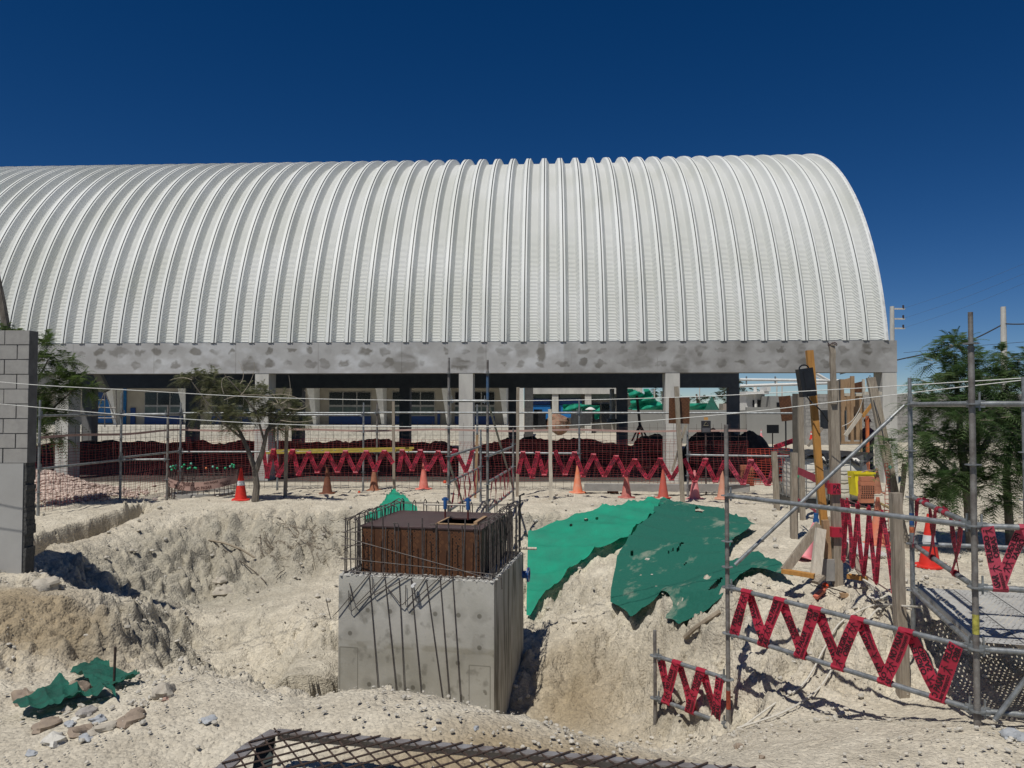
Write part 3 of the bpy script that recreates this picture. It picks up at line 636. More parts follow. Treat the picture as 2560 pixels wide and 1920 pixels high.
zigzag(zz(D_, B_, -3, -3.5, [(z3(905), 1), (z3(950), 0), (z3(1012), 1), (z3(1085), 0), (z3(1150), 1), (z3(1235), 0), (z3(1262), 1)]), .112, 'short red danger tape on the small rail down in the pit', nrm=nDB, s0=.1)
nCA = Vector(((A_ - C_).y, -(A_ - C_).x, 0)).normalized(); nCA = -nCA if nCA.x > 0 else nCA
z7 = lambda X: 2160 + X / 5.53
zigzag(zz(C_, A_, -1, -1.5, [(z7(690), 0), (z7(755), 1), (z7(830), 1), (z7(910), 0), (z7(1015), 1), (z7(1105), 1), (z7(1225), 0), (z7(1375), 1)]), .085, 'red danger tape on the deck side rails, in front of the banded cone', nrm=nCA, s0=.5)
nAE = Vector(((E_ - A_).y, -(E_ - A_).x, 0)).normalized(); nAE = nAE if nAE.y < 0 else -nAE
zigzag(zz(A_, E_, -1, -1.5, [(z7(2900), 1), (z7(2560), 0), (z7(2210), 1), (z7(1830), 0), (z7(1655), 1)]), .10, 'broad red danger tape making a V at the right edge of the picture', tapef, nrm=nAE, s0=.60)
# far tapes strung on lines behind the cones
def farz(seq, D0, D1, label, wid=.10, mat=tapem):
    n = len(seq); pts = [P(px, py, D0 + (D1 - D0) * i / max(1, n - 1)) for i, (px, py) in enumerate(seq)]; return zigzag(pts, wid, label, mat, text=True)
z2 = lambda X, Yv: (600 + X / 3.456, 780 + Yv / 3.456)
farz([z2(*q) for q in [(195, 1200), (235, 1430), (290, 1190), (335, 1415), (460, 1200), (510, 1400), (600, 1205), (670, 1385), (760, 1210), (835, 1380), (920, 1210), (1000, 1380), (1090, 1205), (1160, 1375), (1255, 1195), (1320, 1300)]], 18.6, 18.4, 'red danger tape zigzag right of the small tree, below the yellow ladder')
farz([z2(*q) for q in [(1370, 1380), (1410, 1195), (1490, 1370), (1560, 1195), (1625, 1370), (1710, 1195), (1785, 1370), (1850, 1190), (1950, 1385), (2020, 1180)]], 18.4, 18.3, 'red danger tape zigzagging in front of the hall column behind the gangway scaffold')
z3b = lambda X, Yv: (1200 + X / 3.456, 780 + Yv / 3.456)
farz([z3b(*q) for q in [(318, 1390), (365, 1210), (440, 1430), (500, 1205), (555, 1415), (600, 1260)]], 18.2, 18.1, 'short red danger tape between two pale stakes right of the gangway scaffold')
farz([z3b(*q) for q in [(640, 1200), (735, 1410), (805, 1210), (890, 1410), (975, 1240), (1080, 1410), (1165, 1250), (1260, 1420), (1345, 1265), (1455, 1435), (1560, 1265), (1665, 1450), (1730, 1330)]], 18.0, 17.6, 'red danger tape hanging in zigzag above the row of orange cones')
farz([z3b(*q) for q in [(1765, 1270), (1860, 1460), (1950, 1275), (2040, 1465), (2110, 1290)]], 17.4, 17.2, 'red danger tape between the plywood board stake and the front scaffold post')
c2_ = lambda X, Yv: (1700 + X / 4.885, 1100 + Yv / 4.885)
farz([c2_(*q) for q in [(590, 240), (760, 520), (880, 245), (1080, 535), (1150, 300)]], 17.0, 16.6, 'red danger tape left of the twin grey stakes near the brick stack', mat=tapef)
# two straight pulled strips and narrow vertical zigzags
def strip(p, q, wid, label, mat=tapef, text=True):
    o = thing('barrier_tape', p, label, 'barrier tape', 'red and black danger tapes'); bm = MB(); tm = MB(); ribbon(bm, tm, Vector(p), Vector(q), wid, Vector((0, -1, 0)), .2, False, text); bm.build('tape_strip', mat, o)
    if tm.v: tm.build('printed_lettering', inkm, o)
strip(P(1985, 1172, 13.5), P(2085, 1218, 10.2), .12, 'pink tape pulled tight from the grey stake down to the tall timber post')
strip(P(1990, 1245, 13.5), P(2086, 1310, 10.4), .05, 'thin pink tape pulled low between the grey stake and the tall timber post')
strip(P(1935, 1118, 19), P(1994, 1098, 19), .12, 'red tape tied across the orange netting beside the tall dark stakes', tapem)
for (k, (a, b)) in enumerate(((N1, M1), (N2, M2))):
    seq = []; n = 11
    for i in range(n): t = .12 + .82 * i / (n - 1); q = a + (b - a) * t; seq.append((q.x, q.y, -1.37 if i % 2 else -1.88))
    nn = Vector(((b - a).y, -(b - a).x, 0)).normalized(); nn = nn if nn.x < 0 else -nn
    zigzag(seq, .07, ('narrow red tape laced up the left side of the gangway scaffold', 'narrow red tape laced up the right side of the gangway scaffold')[k], nrm=nn)
# ============================================================ concrete chamber with rebar
ZC = -2.14
L0 = Pz(847, 1438, ZC); R0c = Pz(1235, 1456, ZC); B0 = Pz(1323, 1382, ZC)
e1 = (L0 - R0c); e1.z = 0; W1 = e1.length; e1.normalize(); e2 = Vector((e1.y, -e1.x, 0)); e2 = e2 if e2.y > 0 else -e2
W2 = (B0 - R0c).dot(e2)
def CB(p): return R0c + e1 * p[0] + e2 * p[1] + Vector((0, 0, p[2] - ZC))     # a leftwards, b backwards, z world
ch = thing('concrete_chamber', CB((W1 / 2, W2 / 2, -4.1)), 'square unfinished concrete chamber standing in the pit with bare rebar round its rim', 'concrete chamber')
T_ = .24; ZBt = -4.2
chm = M('fresh_cast_concrete', (.49, .475, .425), .85, (.36, .35, .305), scale=1.3, attr='stain', cols=[(.33, .32, .29, 1), (.68, .66, .60, 1), (1.2, 1.2, 1.2, 1)], bump=.35, bscale=45, bdist=.006)
def fstain(a, b):
    x = a * W1; z = (1 - b) * 2.06; rs = np.random.RandomState(3)      # a from the right corner leftwards, z down from the rim
    n1 = fbm(x * 4, z * 4, 4); n2 = fbm(x * 9 + 4, z * 9, 4); r = np.zeros_like(x)
    X_ = lambda px: (1235 - px) / 388 * W1
    for (px, dz) in [(922, .42), (979, .42), (1035, .42), (1092, .42), (1149, .42), (1200, .42), (877, .72), (1200, .8), (1148, 1.0), (927, 1.34), (980, 1.34), (1037, 1.34), (880, .3)]:
        d = np.sqrt((x - X_(px)) ** 2 + (z - dz) ** 2); r = np.maximum(r, np.clip((.037 - d) / .012, 0, 1) * .9); r = np.maximum(r, np.clip((.034 - np.abs(x - X_(px) + n1 * .02)) / .03, 0, 1) * np.clip((z - dz) / .02, 0, 1) * np.clip(1 - (z - dz) / .12, 0, 1) * .5)
        r = np.maximum(r, .28 * np.clip((.13 - d + n2 * .06) / .06, 0, 1))
    r = np.maximum(r, np.clip(n2 * 2.6 - .6, 0, 1) * .5)
    for _ in range(46):
        px_, pz_ = rs.uniform(0, W1), 1.3 + rs.rand() * .62; d = np.sqrt(((x - px_) / 1.0) ** 2 + ((z - pz_) / 1.6) ** 2); r = np.maximum(r, .75 * np.clip((.024 - np.abs(d - .014 * rs.rand())) / .012, 0, 1) * (n2 > -.1))
    for (x0, x1, z0, z1) in [(X_(897), X_(851), .90, 1.5), (X_(1226), X_(1175), 1.02, 1.55)]:
        ins = (np.minimum(np.abs(x - x0), np.abs(x - x1)) < .006) & (z > z0) & (z < z1) | (np.minimum(np.abs(z - z0), np.abs(z - z1)) < .006) & (x > min(x0, x1)) & (x < max(x0, x1)); r = np.where(ins, .6, r)
    g = np.clip((z - .82 + n1 * .12) / .06, 0, 1) * .55 + np.clip((.045 - np.abs(z - .84 - n1 * .03)) / .02, 0, 1) * .4; g = np.clip(g + n1 * .4, 0, 1)
    l = np.clip(.6 - z * .9 + n1 * .5, 0, 1)
    return np.stack([r, g, l], -1)
def side_streaks(a, b):
    x = a * W2; z = (1 - b) * 2.06; n1 = fbm(x * 9, z * 1.1, 4); n2 = fbm(x * 14, z * 3 + 7, 3)
    r = np.clip(n1 * 3.0 - .25, 0, 1); g = np.clip(.1 + n2, 0, 1); r = np.maximum(r, (np.abs(x - .55) < .008) * .4); return np.stack([r, g, np.zeros_like(r)], -1)  # dark upright streaks and random blotches on the side wall
stainface('front_wall', CB((-.0, 0, ZBt)), e1 * W1, (0, 0, ZC - ZBt), 330, 330, fstain, chm, ch)
stainface('side_wall', CB((0, 0, ZBt)), e2 * W2, (0, 0, ZC - ZBt), 200, 260, side_streaks, chm, ch)
# the hollow body, with a broken rough rim
m = MB(CB)
for (a0_, a1_, b0_, b1_) in ((.002, W1, .002, T_), (.002, W1, W2 - T_, W2), (.002, T_, T_, W2 - T_), (W1 - T_, W1, T_, W2 - T_)): m.bb(a0_, a1_, b0_, b1_, ZBt, ZC - .005)
m.build('walls', concn, ch)
rim = M('rough_broken_rim_concrete', (.55, .54, .50), .95, (.38, .37, .34), scale=20, bump=.8, bscale=60, bdist=.02)
m = MB()
for (p0, p1) in (((0, .03), (W1, .03)), ((.03, 0), (.03, W2)), ((W1 - .03, 0), (W1 - .03, W2)), ((0, W2 - .03), (W1, W2 - .03)), ((0, .17), (W1, .17)), ((.17, 0), (.17, W2))):
    n = 46
    for i in range(n):
        t = (i + random.random()) / n; c = CB((p0[0] + (p1[0] - p0[0]) * t, p0[1] + (p1[1] - p0[1]) * t, ZC)); m.rock(c, random.uniform(.02, .045), random.uniform(.02, .035), random.uniform(.008, .026), i, 4, .4)
m.build('broken_rim', rim, ch)
# ---- rebar cage: every upright its own part
cage = []
def rbar(pts, r=.008, mat=rebarg, name='rebar', par=ch, n=6): return MB().path([CB(p) for p in pts], r, n).build(name, mat, par)
HT = .70
def jit(s=.015): return random.uniform(-s, s)
for i in range(12):                                   # front: straight bars in two rows
    a = .06 + (W1 - .12) * i / 11
    t = jit(.03); rbar([(a, .05, ZC - .03), (a + t * .5, .05, ZC + HT * .5), (a + t, .05 + jit(), ZC + HT * random.uniform(.92, 1.12))], .0085)
    if i in (0, 11): continue
    t = jit(.02); rbar([(a + .035, .19, ZC - .03), (a + .035 + t, .19, ZC + HT * .9), (a + .05 + t, .19, ZC + HT * .93), (a + .11 + t, .19, ZC + HT * .92)] if i % 3 == 1 else [(a + .035, .19, ZC - .03), (a + .035 + t, .19 + jit(), ZC + HT * random.uniform(.8, .95))], .0075)
def hairpin(p, q, h, r=.0075):
    (a, b), (c, d) = p, q; j = jit(.02); k = jit(.02)
    def mid(t): return (a + (c - a) * t, b + (d - b) * t)
    rbar([(a, b, ZC - .03), (a + j, b + k, h - .05)] + [(*[mid(t)[0] + j, mid(t)[1] + k], h - .05 + .05 * math.sin(math.pi * t)) for t in (.15, .5, .85)] + [(c + j, d + k, h - .05), (c, d, ZC - .03)], r)
for i in range(13):                                   # left and right sides
    b = .12 + (W2 - .2) * i / 12
    hairpin((W1 - .05, b), (W1 - .19, b), ZC + HT + .03 + jit(.03)); hairpin((.05, b), (.19, b), ZC + HT + .04 + jit(.03))
    if i % 2 == 0: rbar([(.05, b + .05, ZC - .03), (.05 + jit(.03), b + .05, ZC + HT + .02)], .0085)
for i in range(10):
    a = .2 + (W1 - .4) * i / 9; hairpin((a, W2 - .05), (a, W2 - .19), ZC + HT + .05 + jit(.02))
for z in (.0, .30, .52, HT - .02):                    # ties running round
    for (o_, ) in ((.05,), (.19,)):
        if z in (.0, .52, HT - .02) or o_ == .05:
            rbar([(W1 - o_, .03, ZC + z + .02), (W1 - o_, W2 - .03, ZC + z + .02 + jit())], .006, name='tie_bar')
        if z in (.0, HT - .02): rbar([(o_, .03, ZC + z + .02), (o_, W2 - .03, ZC + z + .03)], .006, name='tie_bar'); rbar([(.03, W2 - o_, ZC + z + .02), (W1 - .03, W2 - o_, ZC + z + .02)], .006, name='tie_bar')
rbar([(.03, .04, ZC + .03), (W1, .04, ZC + .05)], .007, name='tie_bar'); rbar([(.02, .035, ZC + .09), (W1 * .5, .035, ZC + .15), (W1, .035, ZC + .21)], .006, name='tie_bar')
rbar([(.02, .03, ZC + .02), (W1 * .3, .03, ZC + .17), (W1 - .15, .03, ZC + .45), (W1, .05, ZC + .49)], .0065, name='tie_bar')
for k in range(3): rbar([(W1 - .02, .03, ZC + .2 + .17 * k), (W1 - .3, .035, ZC + .22 + .165 * k)], .006, name='tie_bar')
rbar([(.04, W2 - .06, ZC), (.04, W2 - .06, ZC + HT + .14), (-.03, W2 - .1, ZC + HT + .17)], .014, blackp, 'bundled_wire')
def FP(px, py, off=.04):
    """point on the plane just in front of the front wall"""
    r = ray(px, py); n = -e2; o = CB((0, -off, 0)); return r * (o.dot(n) / r.dot(n))
c5 = lambda X, Yv: (840 + X / 4.424, 1230 + Yv / 4.424)
for k, q in enumerate([[(390, 880), (20, 1320), (-60, 1400), (-110, 1180)], [(560, 900), (330, 1140), (225, 1245), (190, 1200), (150, 1010)], [(720, 910), (330, 1180), (170, 1320), (145, 1290), (140, 1090)], [(850, 915), (560, 1070), (425, 1140), (408, 1110), (400, 930)],
          [(1010, 920), (860, 1120), (735, 1248), (700, 1225), (565, 1055)], [(1165, 930), (940, 1130), (780, 1272), (768, 1240), (772, 1030)], [(1300, 935), (1040, 1120), (910, 1222), (880, 1200), (845, 985)]]):
    n = len(q); MB().path([FP(*c5(*p), .014 + .03 * math.sin(math.pi * min(1, i / (n - 1)) * .9)) for i, p in enumerate(q)], .0055, 6).build('hooked_bar', rebarg, ch)
c5b = lambda X, Yv: (500 + X / 2.304, 1200 + Yv / 2.304)
for (x0, y0, x1, y1) in [(975, 560, 1034, 1300), (1065, 560, 1139, 1300), (1147, 575, 1182, 1310), (1215, 570, 1284, 1340), (1303, 575, 1408, 1340), (1383, 570, 1444, 1360), (1455, 560, 1507, 1370)]:
    p0 = FP(*c5b(x0, y0), .012); p1 = FP(*c5b(x1, y1), .03); MB().path([CB((0, 0, 0)) * 0 + p0 + Vector((0, .08, .02)), p0, p0 + (p1 - p0) * .5, p1], .006, 6).build('long_rod', rebarg, ch)
# ---- plywood formwork inside
plym = M('phenolic_plywood_top', (.085, .048, .045), .45, (.05, .03, .03), scale=3, bump=.25, bscale=30, stretch=(1, 4, 1))
plyp = bpy.data.materials.new('brown_printed_plywood'); plyp.use_nodes = True; nt = plyp.node_tree; N = nt.nodes; L = nt.links
tc = N.new('ShaderNodeTexCoord'); mp = N.new('ShaderNodeMapping'); mp.inputs['Rotation'].default_value = (0, .78, 0); L.new(tc.outputs['Object'], mp.inputs[0])
ck = N.new('ShaderNodeTexVoronoi'); ck.distance = 'CHEBYCHEV'; ck.inputs['Scale'].default_value = 17; ck.inputs['Randomness'].default_value = .25; L.new(mp.outputs[0], ck.inputs[0])
rp = N.new('ShaderNodeValToRGB'); rp.color_ramp.elements[0].color = (.022, .011, .007, 1); rp.color_ramp.elements[1].color = (.085, .034, .014, 1); rp.color_ramp.interpolation = 'CONSTANT'; rp.color_ramp.elements[1].position = .38
e = rp.color_ramp.elements.new(.18); e.color = (.12, .05, .02, 1); L.new(ck.outputs[0], rp.inputs[0]); L.new(rp.outputs[0], N['Principled BSDF'].inputs['Base Color']); N['Principled BSDF'].inputs['Roughness'].default_value = .5
fa0, fa1, fb0, fb1 = .22, W1 - .21, .235, W2 - .24; ZF = ZC + .60
MB(CB).bb(fa0, fa1, fb0, fb0 + .02, ZC - .3, ZF - .018).build('formwork_side_panel', plyp, ch, label='brown printed plywood facing the camera')
MB(CB).bb(fa0, fa0 + .02, fb0 + .021, fb1, ZC - .3, ZF - .018).build('formwork_side_panel', plym, ch)
MB(CB).bb(fa1 - .02, fa1, fb0 + .021, fb1, ZC - .3, ZF - .018).build('formwork_side_panel', plym, ch)
MB(CB).bb(fa0, fa1, fb1, fb1 + .02, ZC - .3, ZF - .018).build('formwork_side_panel', plym, ch)
ha0, ha1, hb0, hb1 = .40, .86, .56, 1.12                     # hatch hole
m = MB(CB); g = .012
m.bb(fa0 - g, fa1 + g, fb0 - g, hb0, ZF - .017, ZF); m.bb(fa0 - g, fa1 + g, hb1, fb1 + g, ZF - .017, ZF); m.bb(fa0 - g, ha0, hb0, hb1, ZF - .017, ZF); m.bb(ha1, fa1 + g, hb0, hb1, ZF - .017, ZF)
m.build('formwork_lid', plym, ch)
m = MB(CB)
m.bb(ha0 - .04, ha1 + .04, hb0 - .045, hb0, ZF + .002, ZF + .012); m.bb(ha0 - .05, ha0, hb0, hb1, ZF + .002, ZF + .04); m.bb(ha1, ha1 + .03, hb0, hb1, ZF + .002, ZF + .02)
m.build('hatch_frame', woodt, ch)
redp = M('red_oxide_prop', (.12, .03, .025), .6, bump=0); bluep = M('blue_prop_head', (.02, .10, .30), .5, bump=.2)
for (px, D, t) in ((1113, 10.6, 1243), (1170, 10.5, 1245)):
    q = P(px, 1310, D); top = P(px, t, D); o = MB().tube((q.x, q.y, ZF), (top.x, top.y, top.z), .014, 8).build('prop', redp, ch); MB().tube((top.x, top.y, top.z - .16), (top.x, top.y, top.z), .026, 8).box((top.x, top.y, top.z - .03), (.09, .02, .03)).build('prop_head', bluep, o)
p0 = P(1060, 1261, 10.8); p1 = P(1165, 1263, 10.8); MB().tube(p0, p1, .014, 6).build('prop', woodw, ch, label='pale horizontal pole between the two blue prop heads')
# blue flanged pipe stub on the right wall
c = CB((0, W2 * .58, ZC - .16)); ax_ = (e2, Vector((0, 0, 1)), -e1)
# seat it at the picked place on the side wall
r = ray(1307, 1436); c = r * ((CB((0, 0, 0)).dot(-e1)) / r.dot(-e1))
MB().lathe(c, [(.055, 0), (.055, .07), (.105, .07), (.105, .095), (.06, .095), (.06, .075)], 20, ax_).build('pipe_flange', M('blue_pipe_flange', (.02, .12, .42), .4, bump=0), ch, smooth='auto')
# two short stubs at the rear right
s0 = CB((.03, W2 - .1, ZC + .08)); MB().tube(s0, s0 + Vector((.24, -.03, 0)), .02, 8).build('pipe_stub', woodw, ch)
s0 = CB((.0, .18, ZC + .02)); MB().path([s0, s0 + Vector((.05, -.02, 0)), s0 + Vector((.06, -.02, -.14))], .007, 6).build('hooked_bar', rebarg, ch)
# pale conduit stub with its dark mark
q = FP(1037, 1461, .06); MB().lathe(q, [(.022, 0), (.022, .09)], 10, (e1, Vector((0, 0, 1)), -e2)).build('conduit_stub', M('white_pvc', (.8, .8, .78), .4, bump=0), ch)
# ============================================================ shade nets lying on the dug ground
def inpoly(px, py, poly):
    c = False; n = len(poly)
    for i in range(n):
        x1, y1 = poly[i]; x2, y2 = poly[i - 1]
        if (y1 > py) != (y2 > py) and px < (x2 - x1) * (py - y1) / (y2 - y1) + x1: c = not c
    return c
def Gs(px, py):
    r = ray(px, py); r = r / r.y; Ds = np.linspace(5, 22, 341); d = r.z * Ds - Hs(r.x * Ds, Ds); k = np.where(d < 0)[0]; i = max(1, int(k[0]) if len(k) else 340); D = Ds[i - 1] + (Ds[i] - Ds[i - 1]) * d[i - 1] / (d[i - 1] - d[i] + 1e-9); q = r * D; return Vector((q.x, q.y, q.z))
def net(label, poly, mat, step=4., lift=.05, amp=.05, fold=(1, 0), freq=6., holes=(), seed=0, fringe=.0, name='shade_net', group='green shade nets', dd=None, crump=.0):
    """cloth: outline picked on the photograph, laid on the terrain at its own depth"""
    xs = [p[0] for p in poly]; ys_ = [p[1] for p in poly]; nx = int((max(xs) - min(xs)) / step) + 2; ny = int((max(ys_) - min(ys_)) / step) + 2
    key = {}; vs = []; fs = []; hb = []; fo = []
    def vert(i, j):
        if (i, j) in key: return key[(i, j)]
        px = min(xs) + i * step; py = min(ys_) + j * step; r = ray(px, py)
        # pull outline vertices onto the outline so that the edge is clean
        if not inpoly(px, py, poly):
            best = None
            for k in range(len(poly)):
                ax, ay = poly[k - 1]; bx, by = poly[k]; dx, dy = bx - ax, by - ay; t = max(0, min(1, ((px - ax) * dx + (py - ay) * dy) / (dx * dx + dy * dy + 1e-9))); qx, qy = ax + dx * t, ay + dy * t
                d = (qx - px) ** 2 + (qy - py) ** 2
                if best is None or d < best[0]: best = (d, qx, qy)
            px, py = best[1], best[2]
        g = Gs(px, py)
        u = g.x * fold[0] + g.y * fold[1]; v_ = -g.x * fold[1] + g.y * fold[0]
        n1 = float(fbm(np.array([u * freq * .25 + seed]), np.array([v_ * .35 + seed]), 2)[0]); n2 = float(fbm(np.array([g.x * 6 + seed]), np.array([g.y * 6]), 2)[0])
        f = 1 - abs(math.sin(u * freq + 3.5 * n1 + v_ * .6)) ** .7 + .5 * (1 - abs(math.sin(u * freq * 2.1 + 4 * n1 - v_ * .5)) ** .6)
        gz = float(H0(g.x + np.array([0, .15, -.15, 0, 0, .1, -.1, .1, -.1]), g.y + np.array([0, 0, 0, .15, -.15, .1, -.1, -.1, .1])).mean()); hb.append(gz + .07); fo.append(amp * f + crump * (n2 + .3))
        vs.append(Vector((g.x, g.y, max(g.z + lift, gz + .08)))); key[(i, j)] = len(vs) - 1; return len(vs) - 1
    for i in range(nx):
        for j in range(ny):
            cx = min(xs) + (i + .5) * step; cy = min(ys_) + (j + .5) * step
            if sum(inpoly(min(xs) + (i + a_) * step, min(ys_) + (j + b_) * step, poly) for a_ in (0, 1) for b_ in (0, 1)) < 1 and not inpoly(cx, cy, poly): continue
            if any(((cx - hx) * math.cos(ha) + (cy - hy) * math.sin(ha)) ** 2 / ra ** 2 + ((cy - hy) * math.cos(ha) - (cx - hx) * math.sin(ha)) ** 2 / rb ** 2 < 1 for (hx, hy, ra, rb, ha) in holes): continue
            fs.append((vert(i, j), vert(i + 1, j), vert(i + 1, j + 1), vert(i, j + 1)))
    # let the cloth relax over the bumps, then put the folds on top
    za = np.array([v.z for v in vs]); ea = np.array([(f[k], f[(k + 1) % 4]) for f in fs for k in range(4)]); n_ = len(vs)
    for _ in range(10):
        sm_ = np.zeros(n_); ct = np.zeros(n_); np.add.at(sm_, ea[:, 0], za[ea[:, 1]]); np.add.at(ct, ea[:, 0], 1); np.add.at(sm_, ea[:, 1], za[ea[:, 0]]); np.add.at(ct, ea[:, 1], 1); za = np.maximum(.35 * za + .65 * sm_ / np.maximum(ct, 1), np.array(hb) - .015)
    za = za + np.array(fo)
    for v, z in zip(vs, za): v.z = float(z)
    m = MB(); m.add(vs, fs); o = m.build(name, mat, None, smooth=True); return setp(o, label, 'shade net', group)
dustg = M('dusty_dark_green_net', (.008, .125, .088), .85, (.20, .26, .20), scale=1.5, bump=.8, bscale=14, bdist=.03, trans=.12)
r_ = [n for n in dustg.node_tree.nodes if n.type == 'VALTORGB'][0].color_ramp.elements; r_[0].position = .33; r_[1].position = .42
dark_poly = [(1651,1269),(1700,1272),(1760,1280),(1803,1288),(1821,1303),(1860,1318),(1890,1331),(1872,1345),(1840,1363),(1821,1394),(1810,1424),(1833,1424),(1878,1409),(1908,1413),(1945,1435),(1984,1463),(1982,1468),(1950,1458),(1916,1450),(1878,1450),(1848,1469),(1825,1488),(1803,1522),(1765,1553),(1712,1583),(1697,1592),(1680,1584),(1663,1583),(1666,1564),(1685,1541),(1672,1528),(1651,1519),(1612,1545),(1576,1568),(1568,1553),(1545,1538),(1526,1530),(1528,1496),(1536,1450),(1545,1409),(1558,1384),(1576,1360),(1613,1318),(1644,1280)]
net('large dusty dark green shade net draped over the edge of the pit, torn in places', dark_poly, dustg, 3.6, .13, .07, (.80, .60), 4.2,
    holes=[(1748, 1298, 17, 3.5, -.15), (1580, 1410, 3.5, 7, 0), (1788, 1492, 25, 6, -.8), (1700, 1390, 16, 2.2, -.9), (1712, 1432, 7, 2, -.6), (1677, 1404, 12, 2, -1)], seed=3)
bright_poly = [(1320,1354),(1402,1319),(1432,1302),(1510,1285),(1619,1265),(1680,1266),(1665,1275),(1654,1279),(1632,1304),(1584,1343),(1571,1361),(1545,1371),(1493,1395),(1467,1413),(1432,1439),(1402,1469),(1358,1512),(1324,1560),(1316,1560),(1318,1450)]
net('clean bright green shade net stretched from behind the concrete chamber to the pit edge', bright_poly, netb, 3.6, .12, .08, (.55, .83), 3.6, holes=[(1428, 1338, 5, 2, -.5), (1462, 1318, 9, 1.6, -.2), (1490, 1314, 5, 1.2, -.2)], seed=8)
net('small bright green net heaped on the bank behind the rebar cage', [(905,1322),(919,1300),(939,1286),(962,1257),(980,1239),(1007,1246),(1021,1262),(1040,1275),(1045,1300),(985,1310),(935,1318)], netb, 3, .06, .05, (.6, .8), 5, seed=2, crump=.06)
net('crumpled dark green net scrap lying over rocks, upper of two at lower left', [(174,1697),(205,1678),(242,1661),(265,1668),(278,1690),(291,1697),(333,1704),(351,1717),(320,1724),(287,1729),(255,1731),(231,1733),(204,1712)], netd, 2.4, .05, .04, (.5, .8), 14, seed=12, crump=.06)
net('crumpled dark green net scrap at lower left, nearest the camera', [(30,1795),(46,1775),(72,1761),(110,1750),(128,1732),(151,1714),(166,1730),(178,1746),(227,1742),(260,1738),(283,1735),(291,1763),(272,1752),(242,1765),(181,1768),(160,1782),(151,1789),(118,1796),(76,1806)], netd, 2.4, .05, .04, (.8, .5), 13, seed=17, crump=.06)
# ============================================================ block wall on the left
wl = thing('block_wall', P(60, 1440, 10.4), 'grey concrete block wall end on a plain concrete footing at the left edge', 'wall')
blockm = M('grey_concrete_block', (.37, .36, .335), .95, (.29, .28, .265), scale=6, bump=.5, bscale=90, bdist=.006)
mort = M('dark_recessed_mortar', (.16, .155, .15), .95, bump=.2)
wx = P(71, 1016, 10.4).x; zt = P(71, 825, 10.4).z; m = MB(); nb = 9; hh = .2
for i in range(nb):
    z1 = zt - i * .2; x = wx - .0; first = True; k = 0
    while x > wx - 5:
        wd = .335 if (not first or i % 2 == 0) else .167
        if first and i % 2: wd = .165
        rr_ = random.uniform(-.004, .004)
        m.box((x - wd / 2, 10.4 + .1 + rr_, z1 - .1), (wd - random.uniform(.009, .018), .2, .2 - random.uniform(.009, .016))); x -= wd + .0; first = False
m.build('block_courses', blockm, wl)
MB().bb(wx - 5, wx - .004, 10.41, 10.59, zt - nb * .2, zt - .006).build('mortar_joints', mort, wl)
zc = zt - nb * .2
m = MB(); m.bb(wx - 5, wx - .045, 10.385, 10.61, -2.75, zc - .003); m.build('concrete_footing', M('smooth_wall_concrete', (.40, .40, .385), .9, (.34, .335, .32), scale=1.3, bump=.2, bscale=40, bdist=.004), wl)
m = MB()
for k in range(26): z = zc - .03 - .06 * k; m.box((wx - .03 + random.uniform(-.012, .01), 10.5, z), (.05 + random.uniform(-.02, .02), .2, .062))
m.build('rough_cast_edge', M('dark_rough_edge', (.10, .10, .095), .95, (.05, .05, .05), scale=12, bump=.9, bscale=40, bdist=.02), wl)
# ============================================================ trees
barkm = M('grey_bark', (.22, .19, .155), .9, (.10, .085, .07), scale=14, stretch=(1, 1, .3), bump=.8, bscale=50, bdist=.01)
twigm = M('pale_dry_twig', (.42, .37, .29), .9, (.28, .24, .19), scale=20, bump=0)
def leafmat(name, c, trans=.5): return M(name, c, .6, tuple(q * .55 for q in c), scale=3, bump=0, trans=trans, spec=.3)
def frond(V, Fc, MI, p, d, up, L_, mi, pairs=7, lw=.011, droop=.35):
    """a feathery compound leaf"""
    d = d.normalized(); s = d.cross(up); s = s.normalized() if s.length > .01 else Vector((1, 0, 0)); u = s.cross(d)
    prev = p
    for k in range(pairs):
        t = (k + .7) / pairs; c = p + d * (L_ * t) - Vector((0, 0, droop * L_ * t * t)); ll = L_ * (.34 - .16 * t)
        for sg in (-1, 1):
            tip = c + s * (sg * ll) + d * (ll * .55) - Vector((0, 0, ll * .25)); b = len(V); w_ = d * lw
            V += [c - w_ * .6, c + w_ * .6, tip]; Fc.append((b, b + 1, b + 2)); MI.append(mi)
    b = len(V); e = p + d * L_ - Vector((0, 0, droop * L_)); V += [p, p + u * .004, e]; Fc.append((b, b + 1, b + 2)); MI.append(mi)
def crown(clumps, dens, fl, seed, D, pairs=7, lw=.011, updir=.4, branches=None, mats=3, spread=1.0):
    rs = random.Random(seed); V = []; Fc = []; MI = []; tw = MB()
    for (px, py, rp) in clumps:
        c0 = P(px, py, D); R_ = rp / F * D; c = c0 + Vector((0, rs.uniform(-.5, .5) * R_ * spread, 0)); n = int(dens * R_ ** 1.6) + 6
        nb_ = max(3, int(n / 9)); 
        for b_ in range(nb_):
            dv = Vector((rs.gauss(0, 1), rs.gauss(0, 1), rs.gauss(updir * .8, .55))).normalized(); base = c + dv * (R_ * rs.uniform(.0, .35)); tip = c + dv * (R_ * rs.uniform(.7, 1.12))
            tw.tube(base, tip, .006 + .003 * R_, 4, .003)
            for q in range(9):
                t = rs.uniform(.1, 1); pp = base + (tip - base) * t; fd = (dv + Vector((rs.gauss(0, .7), rs.gauss(0, .7), rs.gauss(0, .5)))).normalized()
                frond(V, Fc, MI, pp, fd, Vector((0, 0, 1)), fl * rs.uniform(.6, 1.25), rs.randrange(mats), pairs, lw, rs.uniform(.25, .9))
    m = MB(); m.v = [tuple(v) for v in V]; m.f = Fc; m.mi = MI; return m, tw
